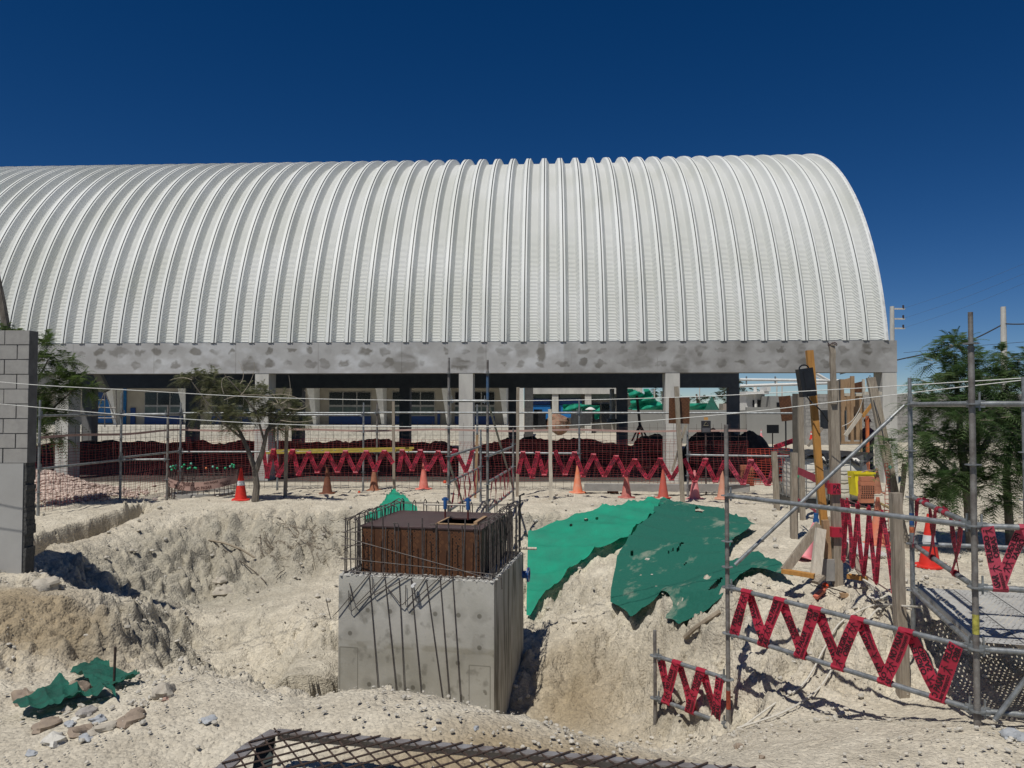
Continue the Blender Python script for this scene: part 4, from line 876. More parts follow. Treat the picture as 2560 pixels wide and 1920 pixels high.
def tree(name, label, base, trunks, clumps, dens, fl, D, seed, mats, pairs=7, lw=.011, cat='tree', group=None, bark=barkm, twigs=twigm, spread=1.):
    t = thing(name, base, label, cat, group); k = MB()
    for (pts, r0, r1) in trunks:
        pts = [Vector(p) for p in pts]; n = len(pts); k.path(pts, [r0 + (r1 - r0) * i / (n - 1) for i in range(n)], 8)
    k.build('trunk', bark, t, smooth='auto'); m, tw = crown(clumps, dens, fl, seed, D, pairs, lw, spread=spread); m.build('crown', mats, t); tw.build('twigs', twigs, t); return t
lg = [leafmat('leaf_green_a', (.14, .235, .085)), leafmat('leaf_green_b', (.09, .17, .06)), leafmat('leaf_green_c', (.20, .29, .12))]
ly = [leafmat('leaf_yellowgreen_a', (.13, .20, .055)), leafmat('leaf_yellowgreen_b', (.09, .15, .04)), leafmat('leaf_yellowgreen_c', (.16, .23, .08))]
lo = [leafmat('leaf_olive_a', (.22, .235, .12)), leafmat('leaf_olive_b', (.16, .18, .09)), leafmat('leaf_olive_c', (.28, .29, .17))]
Dt = 11.6
tree('feathery_tree', 'dark green feathery tree filling the right edge behind the scaffold posts', Gd(2425, Dt), [
    ([Gd(2425, Dt), P(2420, 1230, Dt), P(2405, 1130, Dt), P(2395, 1000, Dt), P(2388, 890, Dt)], .09, .02), ([P(2410, 1220, Dt), P(2330, 1140, Dt), P(2290, 1060, Dt)], .05, .015), ([P(2415, 1200, Dt), P(2480, 1080, Dt), P(2530, 930, Dt)], .06, .015),
    ([Gd(2520, Dt + .3), P(2515, 1180, Dt + .3), P(2540, 1050, Dt)], .07, .03)],
    [(2385, 865, 42), (2420, 900, 40), (2350, 905, 40), (2330, 960, 55), (2400, 960, 75), (2465, 930, 45), (2510, 900, 40), (2330, 1020, 60), (2400, 1050, 95), (2480, 1000, 80), (2550, 960, 70), (2560, 900, 40), (2600, 950, 70),
     (2290, 1090, 50), (2360, 1140, 75), (2440, 1130, 90), (2530, 1080, 95), (2600, 1100, 90), (2270, 1150, 22), (2340, 1200, 55), (2400, 1230, 60), (2470, 1210, 65), (2540, 1190, 70), (2350, 1255, 35), (2500, 1260, 35), (2610, 1200, 70), (2215, 1110, 25), (2560, 1140, 60)], 700, .30, Dt, 11, lg, 10, .012)
tree('feathery_tree', 'bright green feathery tree behind the end of the block wall', P(30, 1190, 16), [
    ([P(30, 1230, 16), P(34, 1000, 16), P(22, 860, 16), P(6, 760, 16), P(-10, 680, 16), P(-40, 560, 16)], .11, .05), ([P(34, 1020, 16), P(90, 960, 16), P(120, 900, 16)], .04, .012), ([P(34, 1060, 16), P(110, 1040, 16), P(190, 970, 16)], .04, .012)],
    [(112, 862, 30), (120, 905, 38), (160, 905, 30), (150, 945, 40), (195, 950, 34), (120, 985, 45), (175, 985, 30), (215, 975, 22), (110, 1040, 40), (150, 1050, 30), (115, 1095, 30), (160, 1095, 18), (50, 1000, 50), (40, 835, 28), (12, 830, 22), (60, 1080, 50)], 760, .27, 16, 5, ly, 8, .014)
tree('thorny_tree', 'small sparse grey green thorny tree with a forked trunk at the centre left', Gd(640, 17.0), [
    ([Gd(640, 17.0), P(642, 1215, 17.0), P(636, 1168, 17.0), P(618, 1120, 17.0), P(600, 1080, 17.0), P(570, 1045, 17)], .085, .025), ([P(638, 1180, 17.0), P(656, 1130, 17.0), P(668, 1075, 17.0), P(700, 1030, 17.)], .07, .02),
    ([P(610, 1100, 17), P(560, 1060, 16.7), P(520, 1010, 16.5), P(480, 955, 16.4)], .03, .008), ([P(660, 1100, 17), P(640, 1030, 16.8), P(600, 980, 16.6), P(560, 935, 16.5)], .03, .008), ([P(668, 1080, 17), P(720, 1040, 16.8), P(765, 1010, 16.7)], .025, .006)],
    [(455, 948, 16), (490, 945, 26), (530, 955, 32), (560, 985, 40), (510, 1000, 22), (600, 990, 44), (640, 1000, 44), (560, 1030, 36), (610, 1040, 42), (660, 1040, 40), (700, 1010, 38), (740, 1030, 28), (715, 1050, 30), (760, 1050, 14), (575, 1065, 22), (690, 1070, 22), (500, 1035, 18)], 1150, .21, 17, 9, lo, 8, .011, twigs=twigm)
# pale bare shoots of the thorny tree
tt = [o for o in COL.objects if o.name == 'thorny_tree'][0]; m = MB(); rs = random.Random(5)
for (a, b, c, d) in [((560, 985), (545, 950), (560, 930), (585, 948)), ((600, 990), (630, 960), (640, 925), (635, 905)), ((700, 1010), (735, 1000), (725, 960), (722, 938)), ((720, 1020), (770, 1035), (790, 1000), (760, 975)), ((640, 1000), (690, 975), (740, 985), (765, 1010)), ((480, 950), (460, 940), (440, 945), (425, 950)), ((600, 960), (620, 935), (600, 915), (595, 900)), ((700, 1050), (740, 1060), (790, 1055), (800, 1040)), ((560, 1000), (590, 985), (660, 980), (700, 1000))]:
    p0, p1, p2, p3 = [P(q[0], q[1], 16.6) for q in (a, b, c, d)]; m.path([p0 * (1 - t) ** 3 + p1 * 3 * t * (1 - t) ** 2 + p2 * 3 * t * t * (1 - t) + p3 * t ** 3 for t in [i / 10 for i in range(11)]], [.009 - .0006 * i for i in range(11)], 5)
m.build('bare_shoots', twigm, tt)
# dry brush on the bank face and sticks
br = MB(); rs = random.Random(21)
for k in range(60):
    px = rs.uniform(640, 830); py = rs.uniform(1290, 1400); a = G(px, py, .02); L_ = rs.uniform(.25, .8); th = rs.gauss(.5, .6); pts = [a]
    for i in range(5): th += rs.gauss(0, .25); q = pts[-1] + Vector((math.cos(th), -math.sin(abs(th)) * .6, 0)) * (L_ / 5); q.z = hz(q.x, q.y) + .03 + rs.uniform(0, .05); pts.append(q)
    br.path(pts, [.007 - .001 * i for i in range(6)], 4)
o = br.build('dry_brush', M('dead_brushwood', (.26, .22, .17), .9, (.16, .13, .10), bump=0), None); setp(o, 'tangle of dead roots and brushwood on the upper bank left of the chamber', 'brushwood', kind='stuff')
for (pts, r_, lab) in [([(522, 1358), (560, 1365), (600, 1380), (637, 1402)], .018, 'long pale curved branch lying on the grey bank face'), ([(545, 1372), (600, 1410), (640, 1440), (665, 1465)], .010, 'thin dark stick below the pale curved branch'), ([(1712, 1605), (1740, 1580), (1770, 1560), (1800, 1540)], .03, 'gnarled brown branch under the lower edge of the dark net'), ([(690, 1452), (700, 1440), (712, 1432)], .008, 'short dark stick above the middle of the bowl')]:
    o = MB().path([G(a, b, .06) for a, b in pts], r_, 6).build('stick', M('stick_wood', (.36, .30, .22) if r_ > .012 else (.12, .10, .08), .9, bump=.3), None); setp(o, lab, 'stick')
# ============================================================ traffic cones
def conemat(n, c, c2): return M('cone_' + n, c, .55, c2, scale=7, bump=.1, bscale=20, spec=.4)
cm = {'red': conemat('red', (.72, .035, .02), (.55, .03, .02)), 'brown': conemat('brown', (.22, .085, .045), (.13, .05, .03)), 'brown2': conemat('dusty_brown', (.42, .19, .11), (.24, .10, .06)), 'faded': conemat('faded_red', (.62, .13, .10), (.72, .26, .20)), 'orange': conemat('orange', (.80, .20, .08), (.70, .33, .22)),
      'maroon': conemat('dusty_maroon', (.40, .08, .07), (.55, .22, .18)), 'brick': conemat('brick_red', (.55, .11, .07), (.42, .10, .08)), 'pink': conemat('sun_bleached_pink', (.72, .21, .22), (.70, .30, .30)), 'peach': conemat('bleached_orange', (.55, .24, .15), (.60, .33, .24)), 'hot': conemat('bleached_pink', (.78, .22, .25), (.72, .28, .30)), 'or2': conemat('salmon_orange', (.72, .20, .10), (.62, .26, .18))}
bandw = M('white_reflective_band', (.70, .72, .72), .4, (.5, .52, .52), bump=0)
basem = {}
def cone(label, px, py, hpx, mat, band=False, D=None, tilt=None, group='traffic cones'):
    g = G(px, py) if D is None else P(px, py, D); h = hpx / F * g.y; s = h / .7
    t = thing('traffic_cone', g, label, 'traffic cone', group)
    ax = (Vector((1, 0, 0)), Vector((0, 1, 0)), Vector((0, 0, 1)))
    if tilt: R_ = Matrix.Rotation(tilt[0], 3, 'Y') @ Matrix.Rotation(tilt[1], 3, 'X'); ax = tuple(R_ @ a for a in ax)
    else: R_ = Matrix.Rotation(random.uniform(-.7, .7), 3, 'Z'); ax = tuple(R_ @ a for a in ax)
    m = MB(); m.lathe(g, [(.135 * s, .025 * s), (.128 * s, .05 * s), (.03 * s, .66 * s), (.026 * s, .70 * s), (.02 * s, .70 * s), (.018 * s, .6 * s)], 20, ax); m.build('cone_body', cm[mat], t, smooth='auto')
    m = MB(); n = 20; prof = []
    vs = []; 
    for zz_, k in ((0, 1), (.022, .98), (.030, .93)):
        for i in range(n):
            a = 2 * math.pi * i / n; c, s_ = math.cos(a), math.sin(a); e = .19 * s * k / (abs(c) ** 5 + abs(s_) ** 5) ** .2; vs.append(g + ax[0] * (c * e) + ax[1] * (s_ * e) + ax[2] * (zz_ * s))
    m.add(vs, [(r * n + i, r * n + (i + 1) % n, (r + 1) * n + (i + 1) % n, (r + 1) * n + i) for r in (0, 1) for i in range(n)] + [tuple(2 * n + i for i in range(n)), tuple(range(n))[::-1]])
    m.build('cone_base', cm[mat], t, smooth='auto')
    if band:
        for (z0, z1) in band:
            f = lambda z: (.13 - (z - .03) / .63 * .1) * s + .002
            MB().lathe(g, [(f(z0), z0 * s), (f(z1), z1 * s)], 20, ax).build('reflective_band', bandw, t, smooth='auto')
    return t
cone('clean red traffic cone with one white band beside the small thorny tree', 602, 1250, 80, 'red', [(.32, .42)])
cone('dirty dark brown traffic cone, first one right of the thorny tree', 818, 1234, 66, 'brown')
cone('dusty brown traffic cone leaning by a scaffold post left of the tall stake', 935, 1226, 62, 'brown2')
cone('faded red traffic cone left of the gangway scaffold', 1059, 1223, 66, 'faded')
cone('bright orange traffic cone with pale dirt, right of the second pale stake', 1444, 1232, 68, 'orange')
cone('dusty maroon traffic cone standing next to a small brick', 1566, 1244, 68, 'maroon')
cone('brick red traffic cone left of the plywood board stake', 1658, 1246, 72, 'brick')
cone('sun bleached pink traffic cone right of the plywood board stake', 1737, 1248, 72, 'pink')
cone('pale orange traffic cone half hidden by the front scaffold post', 1806, 1247, 70, 'peach')
cone('pink traffic cone with a cord tied round it in front of the white tanks', 2118, 1262, 82, 'hot')
cone('dirty tan traffic cone with a brown stripe behind the brick stack', 2193, 1233, 62, 'brown2')
cone('tall orange traffic cone with a striped bar tied to its tip', 2196, 1360, 116, 'or2')
cone('red and white banded traffic cone seen through the deck side rails', 2324, 1416, 130, 'red', [(.30, .42), (.60, .66)])
cone('pink traffic cone leaning behind the timber A frame', 2012, 1398, 96, 'hot', tilt=(.35, -.2))
for (px, py, h, mt, lab) in [(1597, 1085, 18, 'red', 'tiny red and white cone in front of the far grey wall, left one'), (1664, 1086, 18, 'red', 'tiny red and white cone against the far grey wall next to the hall column'), (2028, 1098, 20, 'red', 'small red and white cone at the foot of the white steel column'), (1903, 1092, 18, 'hot', 'tiny pink cone at the far right wall')]:
    cone(lab, px, py, h, mt, [(.4, .55)], D=43)
# ============================================================ timber stakes and posts
def stake(label, top, bot, D, w_=.07, t_=.05, mat=woodg, D2=None, name='timber_stake', cat='stake', wob=True, toground=True):
    D2 = D2 or D; a = P(*top, D); b = P(*bot, D2)
    if toground: b = Vector((b.x, b.y, min(b.z, hz(b.x, b.y) - .03)))
    m = MB(); n = 7; up = Vector((0, 1, 0)); d = (a - b).normalized(); x = d.cross(up).normalized(); y = x.cross(d)
    rs = random.Random(int(top[0] * 7 + bot[1])); vs = []
    for i in range(n + 1):
        c = b + (a - b) * (i / n) + (x * rs.uniform(-.006, .006) + y * rs.uniform(-.006, .006) if wob else Vector((0, 0, 0))); k = 1 + rs.uniform(-.04, .04)
        for (sx_, sy_) in ((-1, -1), (1, -1), (1, 1), (-1, 1)): vs.append(c + x * (sx_ * w_ / 2 * k) + y * (sy_ * t_ / 2 * k))
    m.add(vs, [(i * 4 + j, i * 4 + (j + 1) % 4, (i + 1) * 4 + (j + 1) % 4, (i + 1) * 4 + j) for i in range(n) for j in range(4)] + [(3, 2, 1, 0), (n * 4, n * 4 + 1, n * 4 + 2, n * 4 + 3)])
    return setp(m.build(name, mat, None), label, cat, 'timber stakes and posts')
stake('dark weathered stake right of the small thorny tree', (717, 1066), (713, 1245), 17.8, .07, .06)
stake('tall pale grey stake between two railing posts, left of the gangway', (983, 1003), (986, 1232), 18.8, .065)
stake('short brown board upright just left of the hall column by the gangway', (1193, 1087), (1188, 1230), 17.9, .06, .03, woodt)
stake('tall pale square stake just right of the gangway scaffold', (1295, 968), (1293, 1226), 18.6, .075)
stake('pale yellowish stake, second to the right of the gangway scaffold', (1375, 1023), (1377, 1246), 17.6, .08, .06, woodw)
stake('crooked grey stake carrying the brown plywood board', (1690, 966), (1707, 1263), 17.0, .09, .06)
stake('diagonal brace stick behind the plywood board stake', (1715, 1062), (1680, 1180), 17.6, .05, .03, woodg, toground=False)
stake('left one of the twin grey stakes tied with tape left of the dark formwork boards', (1935, 1129), (1943, 1278), 15.9, .11, .06)
stake('grey stake with a flat top, right one of the twin stakes near the green ball', (1985, 1132), (1984, 1344), 12.6, .10, .08)
stake('thick short stake at the very front of the side tapes, top cut flat', (2238, 1232), (2258, 1742), 8.0, .10, .09, woodg)
stake('tall thick timber post right of the orange timber, with red tape bands', (2083, 953), (2094, 1458), 9.8, .11, .09, woodg)
stake('thin upper stake spliced on the tall timber post, wire tied on top', (2080, 862), (2084, 1010), 9.74, .065, .04, woodg, toground=False)
stake('tall brown timber upright left of the orange timber', (2001, 984), (2006, 1240), 14.5, .09, .06, woodg)
stake('dark wide board standing behind the tall brown upright', (1988, 984), (1990, 1165), 15.5, .11, .03, M('dark_board', (.10, .09, .075), .9, bump=.3))
stake('long grey pole leaning from the hall corner down towards the tree', (2176, 944), (2262, 1215), 12.3, .135, .06, D2=11.9)
stake('grey stick crossing the foot of the leaning pole', (2262, 1160), (2236, 1235), 11.8, .06, .04)
stake('orange timber post leaning slightly with a black box hung on it', (2024, 876), (2060, 1322), 10.0, .085, .06, woody, D2=9.9, toground=False)
stake('thin steel pipe standing beside the orange timber', (2040, 1080), (2043, 1290), 10.3, .022, .022, galv, toground=False)
m = MB(); 
for k in range(2): a = P(2081, 859 + k * 3, 9.75); m.path([a + Vector((.055 * math.cos(t), .05 * math.sin(t), .015 * math.sin(3 * t + k))) for t in np.linspace(0, 6.28, 14)], .005, 5)
setp(m.build('tie_wire', wire, None), 'loop of dark wire wound round the top of the tall timber post', 'wire')
# base that props the orange timber
af = thing('timber_prop_base', G(2050, 1440), 'timber A frame foot with splayed legs holding up the orange post', 'timber frame')
MB().bar(P(2048, 1312, 9.9), P(1961, 1428, 9.7), .11, .04, Vector((0, 1, 0))).build('splayed_leg', woodg, af)
MB().bar(P(2064, 1296, 9.95), P(2160, 1436, 9.6), .11, .03, Vector((0, 1, 0))).build('splayed_leg', woodg, af)
MB().bar(P(2052, 1322, 9.7), P(2038, 1447, 9.55), .12, .06, Vector((0, 1, 0))).build('front_leg', woodw, af)
MB().bar(P(2063, 1300, 9.8), P(2070, 1400, 9.8), .08, .06, Vector((0, 1, 0))).build('rear_leg', woodt, af)
MB().bar(P(1955, 1427, 9.7), P(2036, 1440, 9.5), .09, .05).build('ground_board', woody, af); MB().bar(P(2120, 1440, 9.55), P(2168, 1447, 9.4), .09, .05).build('ground_board', woody, af)
MB().box(P(2068, 1425, 9.75), (.18, .03, .27)).build('spacer_panel', concn, af); MB().bar(P(2038, 1456, 9.45), P(2055, 1440, 9.5), .1, .04).build('foot_block', woodg, af)
# black box on the orange timber
bx = thing('black_box', P(2015, 955, 9.85), 'dusty black plastic box with a handle strapped near the top of the orange timber', 'box'); q = Matrix.Rotation(math.radians(-8), 3, 'Y'); ax = tuple(q @ a for a in (Vector((1, 0, 0)), Vector((0, 1, 0)), Vector((0, 0, 1)))); c = P(2015, 956, 9.85)
MB().box(c, (.18, .13, .36), ax).build('shell', blackp, bx); MB().box(c + ax[1] * -.068 + ax[0] * .02, (.12, .012, .3), ax).build('front_recess', blackp, bx)
MB().path([c + ax[2] * .18 + ax[0] * (.06 * math.cos(t)) + ax[2] * (.045 * math.sin(t)) for t in np.linspace(0, math.pi, 9)], .01, 6).build('handle', blackp, bx)
MB().path([P(2016, 990, 9.8), P(2030, 1008, 9.8), P(2040, 1014, 9.75), P(2055, 1030, 9.8), P(2075, 1060, 9.85)], .009, 6).build('strap', blackp, bx)
# plywood board on its stake and the sign boards
def board(name, label, px0, px1, py0, py1, D, mat, t_=.02, cat='board', rot=0., leg=None):
    a = P(px0, py0, D); b = P(px1, py1, D); c = (a + b) / 2; o = thing(name, c, label, cat); R_ = Matrix.Rotation(rot, 3, 'Y'); ax = tuple(R_ @ q for q in (Vector((1, 0, 0)), Vector((0, 1, 0)), Vector((0, 0, 1))))
    MB().box(c, (abs(b.x - a.x), t_, abs(a.z - b.z)), ax).build('panel', mat, o)
    if leg: MB().bar(c + Vector((0, .03, 0)), (c.x, c.y + .03, hz(c.x, c.y)), .03, .02).build('leg', leg, o)
    return o
board('plywood_board', 'square brown patterned plywood board fixed behind a crooked stake', 1672, 1724, 993, 1059, 17.15, plyp, rot=.02)
board('plywood_board', 'leaning maroon plywood sheet behind the far railing end', 1950, 1980, 990, 1052, 18.5, plyp, rot=-.12, leg=blackp)
board('dark_board', 'small black board on a thin post before the far grey wall', 1917, 1947, 1062, 1083, 24, blackp, leg=rust)
sg = board('warning_sign', 'small dark warning sign with a triangle hung on the fence top', 1753, 1777, 1052, 1082, 18.9, M('sign_black', (.03, .03, .035), .5, bump=0), .01, 'sign', leg=wire)
c = ORG[sg.name]; MB().box((c.x, c.y - .009, c.z - .08), (.19, .004, .10)).build('sign_text_panel', M('sign_grey', (.10, .10, .11), .5, bump=0), sg)
m = MB(); tr_ = [Vector((c.x + .07 * math.sin(a), c.y - .012, c.z + .06 + .06 * math.cos(a))) for a in (0, 2.094, 4.189)]; m.path(tr_, .007, 4, closed=True); m.build('warning_triangle', M('sign_yellow', (.35, .32, .22), .5, bump=0), sg)
MB().box((c.x - .0, c.y - .003, c.z + .2), (.10, .006, .07)).build('orange_plate', M('orange_plate', (.6, .32, .10), .6, bump=0), sg)
# ============================================================ black tripod stand under the hall
tp = thing('tripod_stand', P(1600, 1100, 24), 'black pole on splayed legs standing at the hall edge right of centre', 'stand'); bk = M('matt_black_tube', (.012, .012, .014), .7, bump=0)
MB().bar(P(1592, 989, 24), P(1600, 1066, 24), .075, .05, Vector((0, 1, 0))).build('pole', bk, tp)
for (px, D) in ((1580, 23.6), (1592, 24.3), (1608, 24.3), (1621, 23.7)): MB().bar(P(1600, 1060, 24), P(px, 1102, D), .045, .045, Vector((0, 1, 0))).build('leg', bk, tp)
# ============================================================ yellow ladder on the railing
ld = thing('ladder', P(850, 1128, 18.9), 'yellow ladder laid flat along the railing above the zigzag tape', 'ladder'); yl = M('yellow_fibreglass', (.50, .40, .07), .6, (.36, .28, .05), bump=0); al = M('aluminium', (.6, .6, .6), .4, metal=.8, bump=0)
y0, y1 = 18.95, 19.3
for dy, dz in ((0, .0), (.32, .04)): MB().bar(Vector((P(662, 1133, 18.9).x, y0 + dy, P(662, 1133, 18.9).z + dz)), Vector((P(1030, 1126, 18.9).x, y0 + dy, P(1030, 1126, 18.9).z + dz)), .03, .05).build('ladder_rail', yl, ld)
for i in range(12): x = P(672, 1130, 18.9).x + (P(1020, 1130, 18.9).x - P(672, 1130, 18.9).x) * i / 11; MB().tube((x, y0, P(850, 1130, 18.9).z), (x, y1, P(850, 1130, 18.9).z + .03), .015, 6).build('rung', al, ld)
# ============================================================ welded mesh fence and orange netting
wf = thing('mesh_fence', P(900, 1210, 19.3), 'rusty welded wire mesh fence running below the hall behind all the cones', 'fence')
def fencepath(): return [P(95, 1200, 15.2), P(300, 1210, 17.6), P(455, 1205, 20.2), P(700, 1208, 20.2), P(1200, 1208, 20.1), P(1500, 1208, 19.8), P(1705, 1209, 19.6)], [P(1722, 1212, 19.3), P(1868, 1212, 19.1)]
def along(pts, s):
    for i in range(len(pts) - 1):
        l = (pts[i + 1] - pts[i]).length
        if s <= l or i == len(pts) - 2: return pts[i] + (pts[i + 1] - pts[i]) * (s / l)
        s -= l
for pl in fencepath():
    pl = [Vector((p.x, p.y, 0)) for p in pl]; L_ = sum((pl[i + 1] - pl[i]).length for i in range(len(pl) - 1)); m = MB(); n = int(L_ / .2)
    for i in range(n + 1):
        p = along(pl, L_ * i / n); zt_ = -.42 + random.uniform(-.03, .03); zb = -2.2; m.box((p.x, p.y, (zt_ + zb) / 2), (.006, .006, zt_ - zb))
    for z in np.arange(-2.15, -.45, .2):
        for i in range(len(pl) - 1): a, b_ = pl[i], pl[i + 1]; m.bar((a.x, a.y, z), (b_.x, b_.y, z), .006, .006)
    m.build('wire_mesh', wire, wf)
    # dusty rolled tape along the top
    mm = MB(); K = int(L_ / .4); prev = None
    for i in range(K):
        a = along(pl, L_ * i / K); b_ = along(pl, L_ * (i + 1) / K); mm.bar((a.x, a.y - .02, -.62 + .02 * math.sin(i * .7)), (b_.x, b_.y - .02, -.62 + .02 * math.sin((i + 1) * .7)), .012, .05)
    mm.build('top_binding', brownt, wf)
def netting(label, pl, zt_, zb, mat, sag, sp=(.10, .055), seed=0, th=.0055):
    pl = [Vector((p.x, p.y, 0)) for p in pl]; L_ = sum((pl[i + 1] - pl[i]).length for i in range(len(pl) - 1)); o = thing('safety_netting', Vector((pl[0].x, pl[0].y, zb)), label, 'safety netting', 'orange safety nets'); m = MB()
    nu = int(L_ / sp[0]); nvv = int((zt_ - zb) / sp[1]); rs = np.random.RandomState(seed)
    U_, Vv = np.meshgrid(np.linspace(0, 1, nu + 1), np.linspace(0, 1, nvv + 1)); dz = fbm(U_ * L_ * .8 + seed, Vv * 2, 3) * .10 + sag * fbm(U_ * L_ * .25 + seed * 3, Vv * .2, 2); du = fbm(U_ * L_ * .7 + 9 + seed, Vv * 3, 3) * .07; dy = fbm(U_ * L_ * 1.1 + 3 + seed, Vv * 2, 2) * .08
    pos = [[None] * (nu + 1) for _ in range(nvv + 1)]
    for j in range(nvv + 1):
        for i in range(nu + 1):
            p = along(pl, min(L_, max(0, L_ * i / nu + du[j, i]))); pos[j][i] = Vector((p.x, p.y + dy[j, i], zb + (zt_ - zb) * j / nvv + dz[j, i]))
    up = Vector((0, 0, th / 2)); sd = Vector((th / 2, 0, 0))
    for j in range(nvv + 1):
        vs = []
        for i in range(nu + 1): vs += [pos[j][i] - up, pos[j][i] + up]
        m.add(vs, [(2 * i, 2 * i + 2, 2 * i + 3, 2 * i + 1) for i in range(nu)])
    for i in range(0, nu + 1):
        vs = []
        for j in range(nvv + 1): vs += [pos[j][i] - sd, pos[j][i] + sd]
        m.add(vs, [(2 * j, 2 * j + 1, 2 * j + 3, 2 * j + 2) for j in range(nvv)])
    m.build('net_mesh', mat, o); return o
onet = M('orange_red_netting', (.34, .055, .05), .6, (.22, .035, .035), scale=6, bump=0, trans=.2)
onet2 = M('bright_orange_netting', (.55, .09, .05), .6, (.42, .06, .04), scale=6, bump=0, trans=.25)
a_, b_ = fencepath(); offy = Vector((0, -.06, 0))
netting('sagging red orange netting on the left mesh fence behind the block wall', [p + offy for p in a_[:4]], -.80, -2.02, onet, .25, seed=2)
netting('long red orange netting on the mesh fence behind the ladder and cones', [p + offy for p in a_[3:]], -.86, -1.95, onet, .10, seed=5)
netting('red orange netting on the short fence right of the plywood board', [p + offy for p in b_], -.85, -1.95, onet, .1, seed=7)
netting('bright orange netting bunched at the right end of the fence', [P(1868, 1200, 18.9), P(1945, 1200, 18.6), P(1975, 1200, 18.2)], -.95, -1.85, onet2, .05, seed=9, th=.012)
netting('faded orange netting roll hanging beside the ball capped rod', [P(2213, 1240, 11.6), P(2226, 1240, 11.6)], -.9, -2.05, onet2, .05, (.045, .05), seed=4, th=.01)
# ============================================================ round mesh enclosure with ball caps
rg = thing('mesh_ring', G(505, 1255), 'round welded mesh barrier with faded tape and green ball caps by the red cone', 'mesh barrier'); c = G(508, 1240); rx = 83 / F * c.y; m = MB(); Cc = Vector((c.x, c.y, hz(c.x, c.y))); hgt_ = .62
npost = 40; zr_ = Cc.z
tops = []
for i in range(npost):
    a = 2 * math.pi * i / npost; p = Vector((Cc.x + rx * math.cos(a), Cc.y + rx * .8 * math.sin(a), zr_)); m.box((p.x, p.y, zr_ + .3), (.012, .012, .66)); tops.append(p)
for z in (.06, .2, .34, .48): m.path([(Cc.x + rx * math.cos(t), Cc.y + rx * .8 * math.sin(t), zr_ + z) for t in np.linspace(0, 6.283, 41)[:-1]], .007, 4, closed=True)
m.build('wire_mesh', wire, rg)
fm = MB(); tm = MB()
def rt(s, h): a = math.pi * 1.0 + s; sagz = .035 * math.cos(s * 2); return Vector((Cc.x + (rx + .012) * math.cos(a), Cc.y + (rx * .8 + .012) * math.sin(a), zr_ + .22 + h * .20 + .05 * math.cos(s - 1.57) ** 2 * -1 + .06 + sagz))
n = 40
for i in range(n): s0_, s1_ = math.pi * i / n, math.pi * (i + 1) / n; fm.add([rt(s0_, 0), rt(s1_, 0), rt(s1_, 1), rt(s0_, 1)], [(0, 1, 2, 3)])
o = fm.build('tape_banner', brownt, rg)
for (x0, kk, h0, h1, ws) in ((.25, 'NO PASAR', .08, .46, .5), (.95, 'PELIGRO', .3, .58, .42), (1.0, 'OBRAS', .02, .28, .34), (1.25, 'PELIGRO', .74, .98, .36), (1.3, 'OBRAS', .55, .72, .34), (1.62, 'NO PASAR', .1, .46, .5), (2.35, 'PELIGRO', .35, .62, .38), (2.4, 'OBRAS', .08, .32, .32), (.4, 'PERSONAS TRABAJANDO', .6, .75, .5), (1.9, 'NO PASAR', .66, .9, .4)):
    tv, tf = fit(textpoly(kk, 1), x0, h0, ws, h1 - h0); vv_ = [rt(s, h) + Vector((math.cos(math.pi + s), math.sin(math.pi + s), 0)) * .004 for (s, h) in tv]; tm.add(vv_, tf)
tm.build('printed_lettering', M('faded_brown_print', (.12, .06, .05), .7, bump=0), o)
gball = M('green_ball_cap', (.02, .36, .16), .4, bump=0, var=.1); gball2 = M('pale_green_ball_cap', (.16, .48, .38), .4, bump=0, var=.1); oball = M('orange_ball_cap', (.75, .22, .08), .4, bump=0, var=.1)
z6 = lambda X, Yv: (400 + X / 6.9125, 1120 + Yv / 6.9125)
for (X, Yv, mt) in [(185, 328, 2), (228, 315, 1), (270, 300, 2), (265, 350, 1), (203, 378, 1), (380, 330, 1), (418, 293, 1), (537, 272, 2), (483, 360, 1), (518, 345, 1), (600, 345, 1), (622, 350, 1), (797, 350, 3), (915, 325, 2), (990, 350, 1), (1130, 348, 1), (1213, 320, 2), (1245, 285, 1), (1278, 300, 1), (1275, 330, 1)]:
    px, py = z6(X, Yv); back = random.choice((-.35, .0, .3)); q = P(px, py, Cc.y + back); MB().tube((q.x, q.y, zr_ + .3), (q.x, q.y, q.z), .005, 5).build('cap_rod', wire, rg); MB().ball(q, .03, 6).build('ball_cap', {1: gball, 2: gball2, 3: oball}[mt], rg, smooth=True)
MB().lathe((Cc.x, Cc.y, zr_ + .0), [(rx * .86, .0), (rx * .86, .10), (rx * .74, .10), (rx * .74, .02)], 28).build('concrete_collar', concn, rg)
for (px, py, D, ztop_, lab, mt) in [(2225, 1168, 11.6, 0, 'pale green ball cap on a rod beside the orange netting roll', gball2), (1993, 1192, 13, 0, 'green ball cap on a stub in front of the tall brown upright', gball)]:
    q = P(px, py, D); o = thing('capped_rod', (q.x, q.y, hz(q.x, q.y)), lab, 'rebar cap', 'ball capped rods'); MB().tube((q.x, q.y, hz(q.x, q.y)), q, .007, 6).build('rod', wire, o); MB().ball(q, .028, 6).build('ball_cap', mt, o, smooth=True)
q = G(284, 1727); o = MB().tube((q.x, q.y, q.z - .05), (q.x + .01, q.y, q.z + .40), .012, 8).build('steel_rod', rust, None); setp(o, 'dark rebar rod standing upright beside the torn green net scrap', 'rod')
